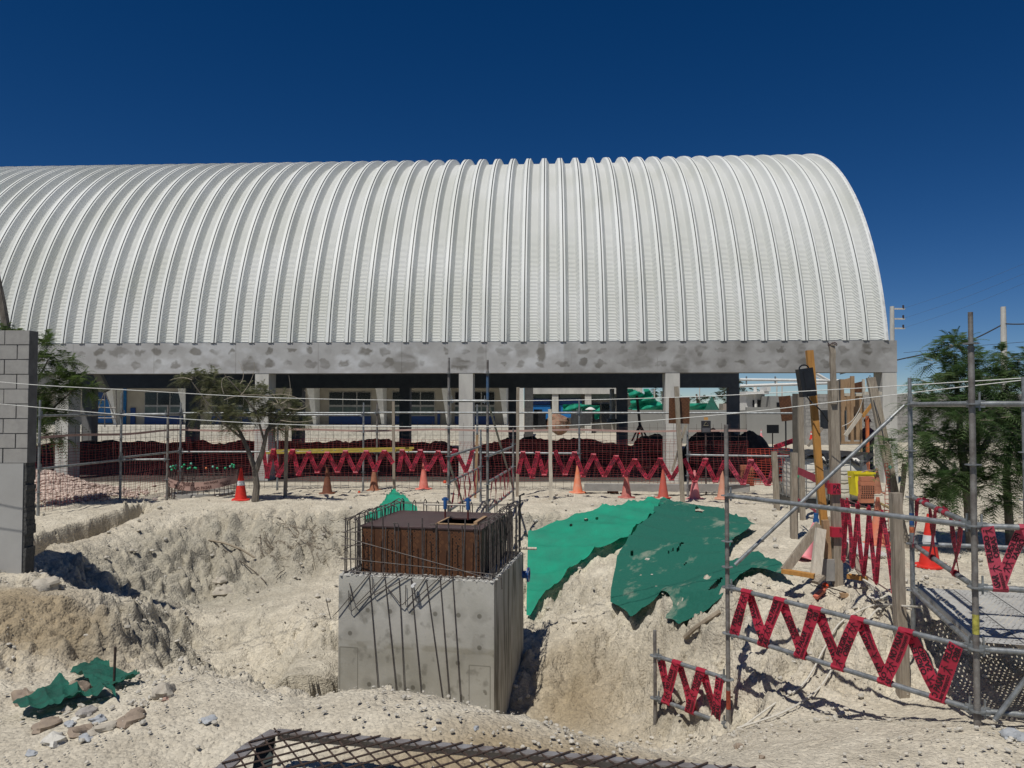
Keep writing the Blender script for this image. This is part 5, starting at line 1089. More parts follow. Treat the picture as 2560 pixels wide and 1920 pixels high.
# ============================================================ water tanks, bin, bricks
def ibc(px, lab):
    b = P(px, 1256, 17.0); z0 = hz(b.x, b.y); t = thing('water_tank', (b.x, b.y, z0), lab, 'tank', 'caged white plastic tanks'); W_, H_ = .98, 1.0
    m = MB(); n = 5
    vs = []; prof_ = [(.0, .44), (.03, .46), (.12, .47), (.62, .47), (.75, .46), (.86, .42), (.92, .34), (.93, .1)]
    for (z, r) in prof_:
        for i in range(24):
            a = 2 * math.pi * i / 24; c_, s_ = math.cos(a), math.sin(a); e = r / (abs(c_) ** 6 + abs(s_) ** 6) ** (1 / 6) * (1 + .015 * math.cos(a * 12)); vs.append((b.x + c_ * e, b.y + .45 + s_ * e, z0 + .12 + z))
    m.add(vs, [(r * 24 + i, r * 24 + (i + 1) % 24, (r + 1) * 24 + (i + 1) % 24, (r + 1) * 24 + i) for r in range(len(prof_) - 1) for i in range(24)] + [tuple((len(prof_) - 1) * 24 + i for i in range(24))])
    m.build('bladder', M('dusty_white_plastic', (.80, .79, .74), .5, (.62, .58, .49), scale=2.5, bump=.1), t, smooth='auto')
    m = MB()
    for z in (.14, .36, .56, .76, .98): m.path([(b.x + sx_ * .50, b.y + .45 + sy_ * .5, z0 + z) for sx_, sy_ in ((-1, -1), (1, -1), (1, 1), (-1, 1))], .011, 6, closed=True)
    for i in range(5):
        for (fx, fy) in ((-.5 + i * .25, -.5), (-.5 + i * .25, .5), (-.5, -.5 + i * .25), (.5, -.5 + i * .25)): m.tube((b.x + fx, b.y + .45 + fy, z0 + .1), (b.x + fx, b.y + .45 + fy, z0 + 1.0), .010, 6)
    m.build('wire_cage', galv, t)
    m = MB(); m.bb(b.x - .5, b.x + .5, b.y - .05, b.y + .95, z0, z0 + .11); m.build('pallet', blackp, t); MB().box((b.x + .12, b.y - .075, z0 + .55), (.34, .01, .42)).build('label_plate', M('grey_plate', (.16, .16, .16), .5, bump=0), t)
    cv = MB(); N_ = 14; vs = []
    for i in range(N_):
        for j in range(6):
            u_, w_ = i / (N_ - 1), j / 5; vs.append((b.x - .53 + 1.06 * u_, b.y - .08 + 1.06 * w_, z0 + 1.10 + .06 * math.sin(u_ * 7 + w_ * 3) - (.10 + .08 * math.sin(u_ * 11) if j == 0 else 0)))
    cv.add(vs, [(i * 6 + j, (i + 1) * 6 + j, (i + 1) * 6 + j + 1, i * 6 + j + 1) for i in range(N_ - 1) for j in range(5)]); cv.build('black_cover', blackp, t)
ibc(2042, 'caged white water tank under black sheeting, left one behind the orange timber'); ibc(2150 - 25, 'caged white water tank under black sheeting, right one behind the pink cone')
bn = thing('waste_bin', P(2158, 1240, 16.4), 'bright yellow metal waste bin behind the stack of hollow bricks', 'bin'); q = P(2162, 1240, 16.4); m = MB(); m.add([(q.x - .17, q.y, q.z), (q.x + .17, q.y, q.z), (q.x + .215, q.y, q.z + .50), (q.x - .215, q.y, q.z + .50), (q.x - .17, q.y + .35, q.z), (q.x + .17, q.y + .35, q.z), (q.x + .215, q.y + .35, q.z + .50), (q.x - .215, q.y + .35, q.z + .50)], [(0, 1, 2, 3), (1, 5, 6, 2), (5, 4, 7, 6), (4, 0, 3, 7), (0, 4, 5, 1)]); m.build('bin_body', M('yellow_plastic', (.85, .72, .02), .45, bump=0, var=.1), bn)
MB().bb(q.x - .23, q.x + .23, q.y - .02, q.y + .02, q.z + .46, q.z + .50).build('bin_rim', M('yellow_rim', (.8, .66, .02), .45, bump=0), bn)
tv, tf = fit(textpoly('METAL', 1, .03), q.x + .0, q.z + .36, .16, .06); m = MB(); m.add([(a, q.y - .012, b) for a, b in tv], tf); m.build('lettering', inkm, bn)
brm = M('terracotta_hollow_brick', (.50, .20, .11), .9, (.40, .15, .09), scale=8, bump=.3); brk_d = M('brick_hole', (.06, .03, .02), .9, bump=0)
def bricks(px, py, D, nx, nz, lab, w_=.24, h_=.09, d_=.14):
    b = P(px, py, D); t = thing('brick_stack', b, lab, 'brick stack'); rs = random.Random(int(px))
    for k in range(nz):
        for i in range(nx):
            x = b.x + (i - (nx - 1) / 2) * (w_ + .005) + rs.uniform(-.012, .012); z = b.z + (k + .5) * h_; o = MB().box((x, b.y, z), (w_, d_, h_ - .005)).build('brick', brm, t)
            if k not in (nz - 1, nz - 2, 0):
                m = MB()
                for a in range(6):
                    for c_ in range(2): m.box((x - w_ / 2 + w_ * (a + .5) / 6, b.y - d_ / 2 - .001, z - .02 + c_ * .04), (w_ / 9, .004, .026))
                m.build('brick_holes', brk_d, o)
bricks(2166, 1257, 15.6, 1, 6, 'small stack of hollow terracotta bricks in front of the yellow bin', .27, .088)
bricks(1868, 1215, 19.2, 1, 8, 'tall stack of thin bricks beyond the end of the concrete kerb', .30, .065)
# kerb beams on the ground and small debris
kerbm = concn
for (px0, px1, py, D, lab) in [(1462, 1800, 1226, 18.9, 'long concrete kerb beam lying on the ground behind the cones'), (1815, 1877, 1227, 18.8, 'short concrete kerb block right of the front scaffold post')]:
    a = P(px0, py, D); b = P(px1, py + 2, D - .2); d = (b - a).normalized(); o = MB().box((a + b) / 2 + Vector((0, .1, .07)), ((b - a).length, .2, .17), (d, Vector((0, 0, 1)).cross(d), Vector((0, 0, 1)))).build('kerb_beam', kerbm, None); setp(o, lab, 'kerb beam')
o = MB().box(G(1532, 1232, .04), (.26, .12, .06), (Vector((.96, -.28, 0)), Vector((.28, .96, 0)), Vector((0, 0, 1)))).build('brick', brm, None); setp(o, 'single reddish brick lying between the orange and the maroon cone', 'brick')
o = MB().box(G(2028, 1258, .06), (.34, .25, .14)).build('concrete_lump', concn, None); setp(o, 'pale concrete lump at the foot of the left water tank', 'concrete lump')
o = MB().box(G(1955, 1250, .2), (.20, .2, .42)).build('bucket', M('grey_bucket', (.20, .19, .17), .8, bump=.2), None); setp(o, 'grey bucket like block behind the twin grey stakes', 'bucket')
og = M('orange_marker', (.85, .10, .03), .5, bump=0)
for (px, py, s, lab) in [(2063, 1470, .045, 'orange cap lying in front of the timber A frame'), (1962, 1252, .035, 'tiny orange cap on the ground near the twin stakes'), (1112, 1208, .05, 'orange cap at the foot of the gangway scaffold'), (898, 1232, .035, 'tiny orange ball on the sand beside the dusty brown cone')]:
    setp(MB().ball(G(px, py, s * .6), s, 6).build('orange_marker', og, None, smooth=True), lab, 'marker')
o = MB().bar(G(2038, 1500, .03), G(2060, 1482, .04), .06, .035).build('orange_grip', M('dusty_orange', (.62, .16, .10), .6, bump=.2), None); setp(o, 'dusty orange plastic grip on the sand below the orange cap', 'grip')
o = MB().bar(G(2025, 1462, .04), G(2115, 1492, .05), .012, .012).bar(G(2035, 1466, .02), G(2100, 1500, .02), .006, .006).build('iron_rod', rust, None); setp(o, 'rusty iron rod lying on the sand in front of the timber A frame', 'rod')
o = MB().box(G(2110, 1494, .03), (.09, .06, .05)).build('wood_block', woodt, None); setp(o, 'tiny wooden block at the end of the rusty iron rod', 'wood block')
o = MB().tube(P(2040, 1283, 10.1), P(2040, 1300, 10.1), .03, 8).tube(P(2040, 1297, 10.1), P(2040, 1306, 10.1), .04, 8).build('hose_coupling', M('blue_plastic', (.02, .12, .35), .4, bump=0), None); setp(o, 'blue plastic coupling hanging left of the orange timber', 'coupling')
# striped bar tied to cones
m = MB(); a = P(2202, 1259, 11.7); b = P(2228, 1272, 11.3); setp(MB().tube(a, b, .02, 8).build('striped_bar', M('striped_bar_paint', (.55, .38, .15), .6, (.03, .03, .03), scale=30, bump=0), None), 'short black and yellow bar tied to the tip of the tall orange cone', 'bar')
pts = [P(2120 + i * 8.5, 1192 - i * 2.3 + 3 * math.sin(i * .9), 16.6) for i in range(10)]; setp(MB().path(pts, .016, 6).build('striped_bar', M('striped_bar_paint_far', (.6, .4, .3), .6, (.03, .03, .03), scale=9, bump=0), None), 'long striped rope bar running from the pink cone to the tan cone', 'bar')
# perforated sheet lying on the sand behind the narrow tapes
pw = thing('perforated_sheet', G(2160, 1390), 'pale ribbed sheet lying on the sand behind the narrow zigzag tapes', 'sheet'); m = MB()
for i in range(11):
    f = i / 10; a = G(2072 + 75 * f, 1330 + 22 * f + 10, .05); b = G(2155 + 70 * f, 1400 - 40 * f + 38 * f, .05); m.bar(a, b, .03, .012)
m.build('ribs', M('pale_metal_sheet', (.62, .61, .58), .5, bump=0), pw)
# narrow zigzag tapes right of the tall post with their two cords
pA0, pA1 = P(2106, 1246, 9.6), P(2240, 1292, 8.3); pB0, pB1 = P(2106, 1400, 9.6), P(2240, 1489, 8.3); seq = []
fr = [(.02, 0), (.10, 1), (.21, 0), (.32, 1), (.43, 0), (.53, 1), (.66, 0), (.77, 1), (.97, 0)]
fr = [(0.0, 1)] + fr
for (t, u) in fr: seq.append((pA0 + (pA1 - pA0) * t) if u else (pB0 + (pB1 - pB0) * t))
zigzag(seq, .048, 'narrow red tapes laced between two cords right of the tall timber post', nrm=Vector((-.3, -.95, 0)).normalized())
o = MB().path([pA0, (pA0 + pA1) / 2 + Vector((0, 0, -.01)), pA1], .006, 5).path([pB0, (pB0 + pB1) / 2, pB1], .008, 5).build('cords', M('brown_cord', (.16, .10, .09), .8, bump=0), None); setp(o, 'two thin brown cords stretched from the tall post to the front stake', 'cord')
for (py, h) in ((1222, .135), (1330, .12)):
    q = P(2086 + (py - 1222) * .03, py, 9.74); o = thing('barrier_tape', q, 'red tape wrapped round the tall timber post, %s band' % ('upper' if py < 1300 else 'lower'), 'barrier tape', 'red and black danger tapes'); MB().box(q + Vector((0, .015, 0)), (.125, .105, h)).build('tape_wrap', tapem, o)
    tv, tf = fit(textpoly('PA', 1, .03) if py < 1300 else textpoly('N', 1, .03), (q.x - .03) if py < 1300 else q.x + .035, q.z - .005, .08 if py < 1300 else .02, .055); m = MB(); m.add([(a, q.y - .0395, b) for a, b in tv], tf)
    if py < 1300: tv, tf = fit(textpoly('AS TR', 1, .03), q.x - .035, q.z - .055, .09, .04); m.add([(a, q.y - .0395, b) for a, b in tv], tf)
    m.build('printed_lettering', inkm, o)
# ============================================================ strings and rope
def cable(pts, r, label, name, mat, cat, n=60):
    out = []; k = len(pts)
    for i in range(n + 1):
        t = i / n * (k - 1); j = min(k - 2, int(t)); f = t - j; a = pts[max(0, j - 1)]; b = pts[j]; c = pts[j + 1]; d = pts[min(k - 1, j + 2)]
        out.append(.5 * ((2 * b) + (c - a) * f + (2 * a - 5 * b + 4 * c - d) * f * f + (3 * b - a - 3 * c + d) * f ** 3))
    return setp(MB().path(out, r, 6).build(name, mat, None), label, cat)
S = 1.1573
cable([P(-300, 915, 9.6), P(0, 955, 9.6), P(320, 975, 10), P(740, 996, 10.5), P(1270, 1002, 10.5), P(1700, 993, 10), P(2100, 973, 9.3), P(2560, 945, 8.2), P(2800, 930, 7.6)], .0055, 'upper white string stretched across the whole site below the beam', 'guide_string', string_m, 'string')
cable([P(-300, 985, 9.6), P(0, 1010, 9.6), P(350, 1040, 10), P(740, 1062, 10.5), P(1180, 1067, 10.5), P(1500, 1060, 10.2), P(1850, 1032, 9.6), P(2200, 991, 9), P(2560, 950, 8.2), P(2800, 925, 7.6)], .0055, 'lower white string stretched across the whole site through the small tree', 'guide_string', string_m, 'string')
ra = [G(1860, 1822, .03), G(1935, 1770, .04), G(2010, 1720, .05), G(2060, 1650, .12), G(2095, 1590, .12), G(2140, 1545, .06), G(2185, 1524, .05), G(2215, 1525, .06), P(2260, 1515, 7.9), P(2300, 1518, 8.2)]
cable(ra, .011, 'white rope running from the pit post up to a knot by the front stake', 'rope', rope_m, 'rope')
rb = [G(1842, 1828, .03), G(1960, 1790, .04), G(2040, 1740, .05), G(2075, 1700, .08), G(2105, 1650, .10), G(2150, 1590, .06), G(2195, 1538, .07), G(2235, 1528, .05), P(2280, 1524, 8.0)]
cable(rb, .010, 'second white rope strand lying right beside the first on the bank', 'rope', rope_m, 'rope')
kc = G(2200, 1520, .06); m = MB()
m.path([kc + Vector((.13 * math.cos(t) * math.sin(t * .5) - .05, .10 * math.sin(t), .04 + .22 * (math.sin(t / 2) ** 2) * (1 if t < 6.3 else .3))) for t in np.linspace(0, 12.5, 60)], .012, 6); m.path([kc + Vector((.05 * math.cos(t) + .03, .05 * math.sin(t), .02 + .004 * t)) for t in np.linspace(0, 15, 50)], .013, 6)
setp(m.build('rope_knot', rope_m, None), 'loose loop and knot of white rope left of the front stake', 'rope')
# ============================================================ steel grating at the bottom edge
gt = thing('steel_grating', P(760, 1880, 5.1), 'rusty steel grating frame with criss-cross bars lying at the bottom edge', 'grating')
frm = M('worn_angle_iron', (.30, .30, .31), .55, (.16, .13, .12), scale=5, metal=.2, bump=.2)
zg = -2.28
def Q_(px, py): return Pz(px, py, zg)
corner = Q_(690, 1828); right = Q_(1750, 1917); left = Q_(560, 1920)
rv = (right - corner).normalized(); lv = (left - corner); Lr = 4.2
# frame edges: far right running rail and the left side
k1 = Q_(625, 1865)
MB().bar(corner - rv * .0, corner + rv * Lr, .065, .012).build('frame_rail', frm, gt); MB().bar(corner + Vector((0, 0, -.045)) + Vector((0, .04, 0)), corner + Vector((0, .04, -.045)) + rv * Lr, .008, .06).build('frame_rail', frm, gt)
MB().bar(corner, k1, .10, .012).build('frame_rail', frm, gt); ll = (left - k1).normalized(); MB().bar(k1, k1 + ll * 1.2, .10, .012).build('frame_rail', frm, gt)
MB().bar(corner + Vector((-.06, -.02, -.05)), corner + Vector((.09, -.8, -.42)), .12, .05).build('support_leg', M('dark_green_black_tube', (.03, .045, .045), .5, bump=0), gt)
# bars: two families clipped to the frame outline
m1 = MB(); ar = math.radians(14); dA = (Q_(960, 1830) - Q_(700, 1900)); dA.z = 0; dA.normalize(); dB = (Q_(760, 1920) - Q_(690, 1830)); dB.z = 0; dB.normalize()
def clipline(o, d):
    """keep the part of the line nearer than the frame rails"""
    lo, hi = -6, 6; 
    nr = Vector((rv.y, -rv.x, 0)); nr = nr if nr.y < 0 else -nr
    lv1 = (k1 - corner); n1 = Vector((-lv1.y, lv1.x, 0)); n1 = n1 if n1.x > 0 else -n1
    n2 = Vector((-ll.y, ll.x, 0)); n2 = n2 if n2.x > 0 else -n2
    for (pt, nn) in ((corner, nr), (corner, n1), (k1, n2), (Vector((0, 3.0, zg)), Vector((0, 1, 0)))):
        a = (o - pt).dot(nn); b = d.dot(nn)
        if abs(b) < 1e-6:
            if a < 0: return None
            continue
        t = -a / b
        if b > 0: lo = max(lo, t)
        else: hi = min(hi, t)
    return (lo, hi) if hi - lo > .05 else None
pA = Vector((-dA.y, dA.x, 0)); pB = Vector((-dB.y, dB.x, 0))
for (d, pp, nn, dz, sp_) in ((dA, pA, 46, .016, .105), (dB, pB, 50, .004, .105)):
    mb = MB()
    for i in range(-nn, nn):
        o_ = corner + pp * (i * sp_) + Vector((0, 0, dz)); c_ = clipline(o_, d)
        if c_ and (o_ + d * c_[0]).x < 3.5: mb.tube(o_ + d * (c_[0] - .045), o_ + d * (c_[1] + .045), .0065, 6)
    mb.build('grating_bars', rust, gt)
# ============================================================ loose stones with a look of their own
stm = {'g': M('grey_river_stone', (.38, .36, .33), .85, (.28, .26, .24), scale=9, bump=.4, bscale=60), 'b': M('brown_river_stone', (.34, .27, .20), .85, (.24, .19, .15), scale=9, bump=.4, bscale=60), 'w': M('white_limestone', (.66, .64, .58), .9, (.5, .48, .43), scale=9, bump=.5, bscale=60), 'c': M('cream_stone', (.50, .46, .38), .9, (.38, .34, .28), scale=9, bump=.5, bscale=60), 'u': M('blue_grey_stone', (.42, .44, .46), .8, (.32, .34, .36), scale=9, bump=.3, bscale=60), 'p': M('pinkish_pebble', (.50, .33, .26), .85, bump=.3)}
for (k, (px, py, w_, h_, mt, lab)) in enumerate([(186, 1726, 66, 50, 'b', 'large grey brown boulder between the two green net scraps'), (262, 1730, 58, 28, 'c', 'smooth cream stone under the lower edge of the upper net scrap'), (165, 1775, 26, 20, 'c', 'small cream stone touching the lower net scrap'), (213, 1780, 52, 26, 'g', 'grey river stone just below the lower net scrap'),
        (242, 1798, 36, 22, 'u', 'blue white speckled stone in the middle of the stone cluster'), (190, 1796, 24, 10, 'w', 'thin white flat stone left of the speckled stone'), (172, 1810, 34, 18, 'u', 'pale grey wedge stone above the brown one'), (112, 1812, 66, 28, 'b', 'long brown stone sunk in sand right of the net scrap'), (196, 1828, 62, 28, 'b', 'angular dark brown stone in the lower middle of the cluster'),
        (250, 1822, 60, 26, 'c', 'broad pinkish cream stone right of the angular brown one'), (132, 1852, 66, 30, 'w', 'large white limestone lump at the lower left of the cluster'), (212, 1846, 44, 16, 'u', 'flat blue grey stone below the angular brown one'), (324, 1796, 76, 32, 'b', 'long flat brown stone lying apart right of the cluster'), (108, 1822, 22, 12, 'b', 'small brown stone left of the cluster'),
        (405, 1728, 62, 44, 'c', 'rugged eroded stone with a hollow, standing alone by the lip of the bowl'), (412, 1747, 20, 14, 'p', 'little pink pebble in front of the rugged stone'), (74, 1884, 30, 16, 'u', 'small blue white stone nearest the bottom left corner'), (358, 1758, 24, 18, 'c', 'round cream pebble half buried left of the pink pebble'),
        (1848, 1866, 22, 16, 'b', 'round brown stone at the foot of the front scaffold post'), (1772, 1662, 0, 0, 'b', ''), (2544, 1838, 60, 30, 'u', 'pale grey stone at the right edge below the scaffold brace'), (1905, 1893, 16, 14, 'b', 'small brown stone on the sand at lower right'), (516, 1800, 44, 14, 'u', 'flat grey stone flush with the sand in the lower left middle'), (1060, 1812, 8, 6, 'g', 'tiny dark pebble in front of the chamber'), (1085, 1822, 16, 12, 'w', 'small white pebble in front of the chamber'), (1190, 1820, 18, 12, 'u', 'small blue pebble near the chamber corner'),
        (548, 1450, 34, 28, 'c', 'rock outcrop standing proud of the bowl bank, upper one'), (556, 1474, 44, 30, 'c', 'rock outcrop standing proud of the bowl bank, lower one'), (110, 1460, 70, 40, 'c', 'broken concrete rubble at the foot of the block wall'), (55, 1740, 60, 50, 'b', 'dark earth clod at the left edge above the net scraps')]):
    if not w_: continue
    g = G(px, py + h_ * .35); s = g.y / F; o = MB().rock((g.x, g.y + w_ * s * .2, g.z + h_ * s * .12), w_ * s * .52, w_ * s * .38, h_ * s * .5, k + 3, 11, .42 if mt != 'g' else .28).build('stone', stm[mt], None, smooth='auto'); setp(o, lab, 'stone')
# ============================================================ workshop building seen through the hall (own plane at v = 50)
bw = M('beige_render', (.42, .39, .33), .9, (.36, .33, .28), scale=1, bump=.1); ww = M('white_paint', (.72, .72, .69), .8, bump=0, var=.08); glassd = M('dark_window_glass', (.012, .014, .018), .15, bump=0, var=.1); teal = M('teal_grey_panel', (.09, .13, .125), .5, bump=0); blue = M('royal_blue_paint', (.01, .055, .22), .5, bump=0, var=.15); blueb = M('bright_blue_door', (.01, .16, .45), .5, bump=0, var=.15); alu = M('window_frame_grey', (.4, .4, .39), .5, bump=0)
VW = 50.0; FW = -1.2
wb = thing('school_building', U((-20, VW, FW)), 'long low beige building with dark windows and blue bands behind the hall', 'building')
ux = lambda px: Up_(px, VW)
MB(U).bb(ux(-600), ux(1268), VW, VW + 8, FW, 2.4).build('wall', bw, wb)
MB(U).bb(ux(-620), ux(1290), VW - 2.2, VW + 8.2, 2.0, 2.35).build('roof_slab', ww, wb)
MB(U).bb(ux(-620), ux(1290), VW - 2.3, VW - 2.15, 1.55, 1.72).build('gutter', ww, wb)
MB(U).bb(ux(-700), ux(1300), VW - 3.2, VW - .002, -2.3, FW).build('plinth', M('pale_plinth', (.60, .58, .52), .9, bump=.1), wb)
for (a, b_) in [(363, 458), (530, 650), (823, 928), (981, 1087), (1137, 1237), (20, 90)]:
    w_ = MB(U).bb(ux(a), ux(b_), VW - .06, VW - .01, -.0, .95).build('window', alu, wb); n = 3
    for i in range(n):
        u0_, u1_ = ux(a) + (ux(b_) - ux(a)) * i / n + .04, ux(a) + (ux(b_) - ux(a)) * (i + 1) / n - .04
        MB(U).bb(u0_, u1_, VW - .09, VW - .062, .10, .92).build('pane', glassd, w_); MB(U).bb(u0_, u1_, VW - .09, VW - .062, -.55, -.04).build('lower_panel', teal, w_)
    MB(U).bb(ux(a), ux(b_), VW - .06, VW - .012, -.6, -.003).build('window_lower_frame', alu, wb); MB(U).bb(ux(a), ux(b_), VW - .05, VW - .011, FW + .02, -.64).build('blue_band', blue, wb)
for px in (790, 957, 1118, 1258, 476, 640, 300): # wedge shaped white buttresses
    u0_ = ux(px); m = MB(U); m.add([(u0_ - .28, VW - 1.6, 2.0), (u0_ + .28, VW - 1.6, 2.0), (u0_ + .28, VW - .1, 2.0), (u0_ - .28, VW - .1, 2.0), (u0_ + .12, VW - .9, FW), (u0_ + .3, VW - .9, FW), (u0_ + .3, VW - .1, FW), (u0_ + .12, VW - .1, FW)], [(0, 1, 5, 4), (1, 2, 6, 5), (2, 3, 7, 6), (3, 0, 4, 7), (0, 3, 2, 1)]); m.build('buttress', ww, wb)
for (a, b_, z0, z1, mt) in [(232, 284, -1.1, .45, blueb), (232, 284, .47, .95, blue), (308, 318, FW, 1.3, blueb), (329, 341, FW, -.1, blue), (688, 702, FW, -.2, blue), (1094, 1101, FW, -.3, blue)]: MB(U).bb(ux(a), ux(b_), VW - .12, VW - .065, z0, z1).build('blue_door', mt, wb)
MB(U).bb(ux(262), ux(305), VW - 2.6, VW - 2.4, 1.2, 1.5).build('orange_fascia', M('orange_paint', (.7, .32, .03), .6, bump=0), wb)
sct = thing('scaffold_tower', U((ux(250) + .5, 44, -2.2)), 'small scaffold tower in front of the blue door far left', 'scaffold'); 
for (a, b_) in [((240, 1068), (240, 975)), ((262, 1068), (262, 975)), ((292, 1068), (290, 975)), ((232, 1060), (262, 978)), ((262, 978), (292, 1055)), ((232, 1018), (292, 1020)), ((232, 1000), (262, 1000)), ((232, 1045), (292, 1045))]: MB().tube(P(*a, 44), P(*b_, 44), .035, 6).build('tube', galvw, sct)
# ---- second building, right of it
v2 = 62.0; u2 = lambda px: Up_(px, v2)
b2 = thing('unfinished_building', U((u2(1450), v2, -2.2)), 'unfinished concrete frame building with blue panels seen in the middle bays', 'building')
cg = M('far_bare_concrete', (.33, .32, .29), .9, (.27, .26, .24), scale=1, bump=.1)
MB(U).bb(u2(1318), u2(1600), v2 + .6, v2 + 8, -2.2, 3.2).build('wall', cg, b2); MB(U).bb(u2(1318), u2(1605), v2 - .3, v2 + .58, 1.0, 1.9).build('ring_beam', conc_l, b2)
for px in (1388, 1470, 1548, 1596): MB(U).bb(u2(px - 8), u2(px + 8), v2 - .2, v2 + .5, -2.2, .99).build('column', conc_l, b2)
for (a, b_, z0, z1, mt) in [(1330, 1376, -1.1, .1, blueb), (1398, 1455, -.9, .1, blueb), (1330, 1376, .15, .6, blue), (1398, 1455, .15, .6, blue)]: MB(U).bb(u2(a), u2(b_), v2 + .2, v2 + .5, z0, z1).build('blue_panel', mt, b2)
for (a, b_) in [(1335, 1378), (1400, 1452), (1474, 1540)]: MB(U).bb(u2(a), u2(b_), v2 + .3, v2 + .55, .5, 1.0).build('window', teal, b2)
for (a, b_) in [(1478, 1500), (1505, 1525), (1530, 1542)]: MB(U).bb(u2(a), u2(b_), v2 + .3, v2 + .55, -1.3, .2).build('door_opening', glassd, b2)
wc = thing('corner_cladding', P(1302, 1060, 45), 'tall white panel corner beside the far beige building', 'panel'); MB().bb(P(1298, 1016, 45).x, P(1309, 1016, 45).x, 45, 45.3, -2.2, 1.6).build('panel', ww, wc); MB().bb(P(1311, 1016, 45).x, P(1333, 1016, 45).x, 45.1, 45.4, -2.2, 1.7).build('dark_cladding', M('dark_cladding', (.09, .09, .09), .6, bump=0), wc)
pp = thing('downpipe', P(1530, 1050, 40), 'white vertical pipe standing in front of the unfinished building', 'pipe'); MB().tube(P(1530, 1052, 40), P(1530, 972, 40), .12, 10).build('pipe', ww, pp); MB().box(P(1530, 1052, 40), (.5, .5, .2)).build('foot', concn, pp)
# ---- middle ground clutter beyond the hall
def clutter(name, lab, cat, c, sz, mat, rough=.2, seed=1):
    o = MB().rock(c, sz[0], sz[1], sz[2], seed, 10, rough).build(name, mat, None); return setp(o, lab, cat)
clutter('brick_rubble', 'heap of red brick rubble and pallets beyond the hall', 'rubble', P(1393, 1060, 46), (.75, .6, .55), M('brick_rubble', (.34, .15, .10), .95, (.25, .22, .16), scale=6, bump=.8, bscale=12, bdist=.05), .3, 2)
setp(MB().box(P(1452, 1048, 46), (1.1, 1, .75)).box(P(1452, 1028, 46.1), (1.0, .9, .06)).build('dark_container', M('dark_grey_plastic', (.05, .055, .06), .7, (.03, .03, .035), bump=.2), None), 'dark grey container standing right of the brick rubble', 'container')
setp(MB().box(P(1345, 1050, 46), (.9, .8, .9)).box(P(1345, 1028, 45.9), (.5, .4, .22)).build('dark_tank', blackp, None), 'black tank with a fan unit on top left of the brick rubble', 'tank')
lm = thing('site_lamp', P(1476, 1050, 46), 'white hooded lamp among the clutter beyond the hall', 'lamp'); MB().lathe(P(1476, 1024, 46), [(.32, 0), (.12, .13), (.03, .15)], 12).build('shade', ww, lm); MB().tube(P(1476, 1056, 46), P(1476, 1024, 46), .12, 8).build('post', concn, lm)
def tarpf(lab, poly, D, mat, seed=0):
    """hanging sheet far away: a rippled surface with its own depth"""
    xs = [p[0] for p in poly]; ys_ = [p[1] for p in poly]; m = MB(); st = 2.2; key = {}; vs = []; fs = []
    def vv_(i, j):
        if (i, j) not in key:
            px = min(xs) + i * st; py = min(ys_) + j * st; vs.append(P(px, py, D + .35 * math.sin(px * .16 + seed) + .2 * math.sin(py * .3 + px * .07))); key[(i, j)] = len(vs) - 1
        return key[(i, j)]
    for i in range(int((max(xs) - min(xs)) / st) + 1):
        for j in range(int((max(ys_) - min(ys_)) / st) + 1):
            if inpoly(min(xs) + (i + .5) * st, min(ys_) + (j + .5) * st, poly): fs.append((vv_(i, j), vv_(i + 1, j), vv_(i + 1, j + 1), vv_(i, j + 1)))
    m.add(vs, fs); return setp(m.build('green_tarpaulin', mat, None, smooth=True), lab, 'tarpaulin', 'far green tarpaulins')
tarpf('green tarpaulin thrown over clutter in front of the blue panels', [(1408, 1012), (1440, 1009), (1500, 1014), (1498, 1045), (1488, 1050), (1484, 1030), (1440, 1028), (1407, 1028)], 47, netb, 1)
tarpf('big torn green tarpaulin hanging over the far grey wall', [(1567, 972), (1580, 972), (1612, 985), (1608, 972), (1622, 972), (1640, 1000), (1660, 1012), (1662, 1026), (1600, 1027), (1570, 1022), (1578, 1010), (1572, 990)], 48, netb, 2)
tarpf('long low green screen behind the far grey wall', [(1722, 1008), (1770, 1008), (1766, 1026), (1722, 1026)], 50, netb, 3)
tn = thing('green_tent', P(1779, 1026, 48), 'pointed dark green tent top peeking over the far grey wall', 'tent'); a = P(1779, 990, 48); m = MB(); q = [P(1760, 1027, 47.5), P(1797, 1027, 47.5), P(1800, 1027, 49), P(1764, 1027, 49)]; m.add([a] + q, [(0, 1, 2), (0, 2, 3), (0, 3, 4), (0, 4, 1)]); m.build('tent_cloth', netd, tn)
# ---- walls on the right
wallm = M('far_rendered_wall', (.30, .30, .285), .9, (.26, .26, .245), scale=.7, bump=.1); blk = M('far_block_wall', (.34, .33, .31), .9, bump=0)
def wall(name, lab, px0, px1, pyt, D, mat, th=.25, joints=False, zb=-2.3):
    a = P(px0, pyt, D); b = P(px1, pyt, D); t = thing(name, (a.x, D, zb), lab, 'wall'); MB().bb(a.x, b.x, D, D + th, zb, a.z).build('wall_face', mat, t)
    if joints:
        m = MB(); z = a.z - .2; r = 0
        while z > -1.2: m.bb(a.x, b.x, D - .006, D - .001, z - .006, z + .006); z -= .2
        zz_ = a.z; r = 0
        while zz_ > -1.0:
            x = a.x + (.2 if r % 2 else .0)
            while x < b.x: m.bb(x, x + .012, D - .009, D - .0065, max(-1.2, zz_ - .2), zz_); x += .4
            zz_ -= .2; r += 1
        m.build('joint_lines', M('joint_grey', (.22, .215, .2), .9, bump=0), t)
    return t
wall('rendered_wall', 'low grey rendered wall seen through the middle right bays', 1558, 1866, 1025, 44.5, wallm); wall('rendered_wall', 'low grey rendered wall right of the hall end bay', 1866.5, 2012, 1018, 44, wallm)
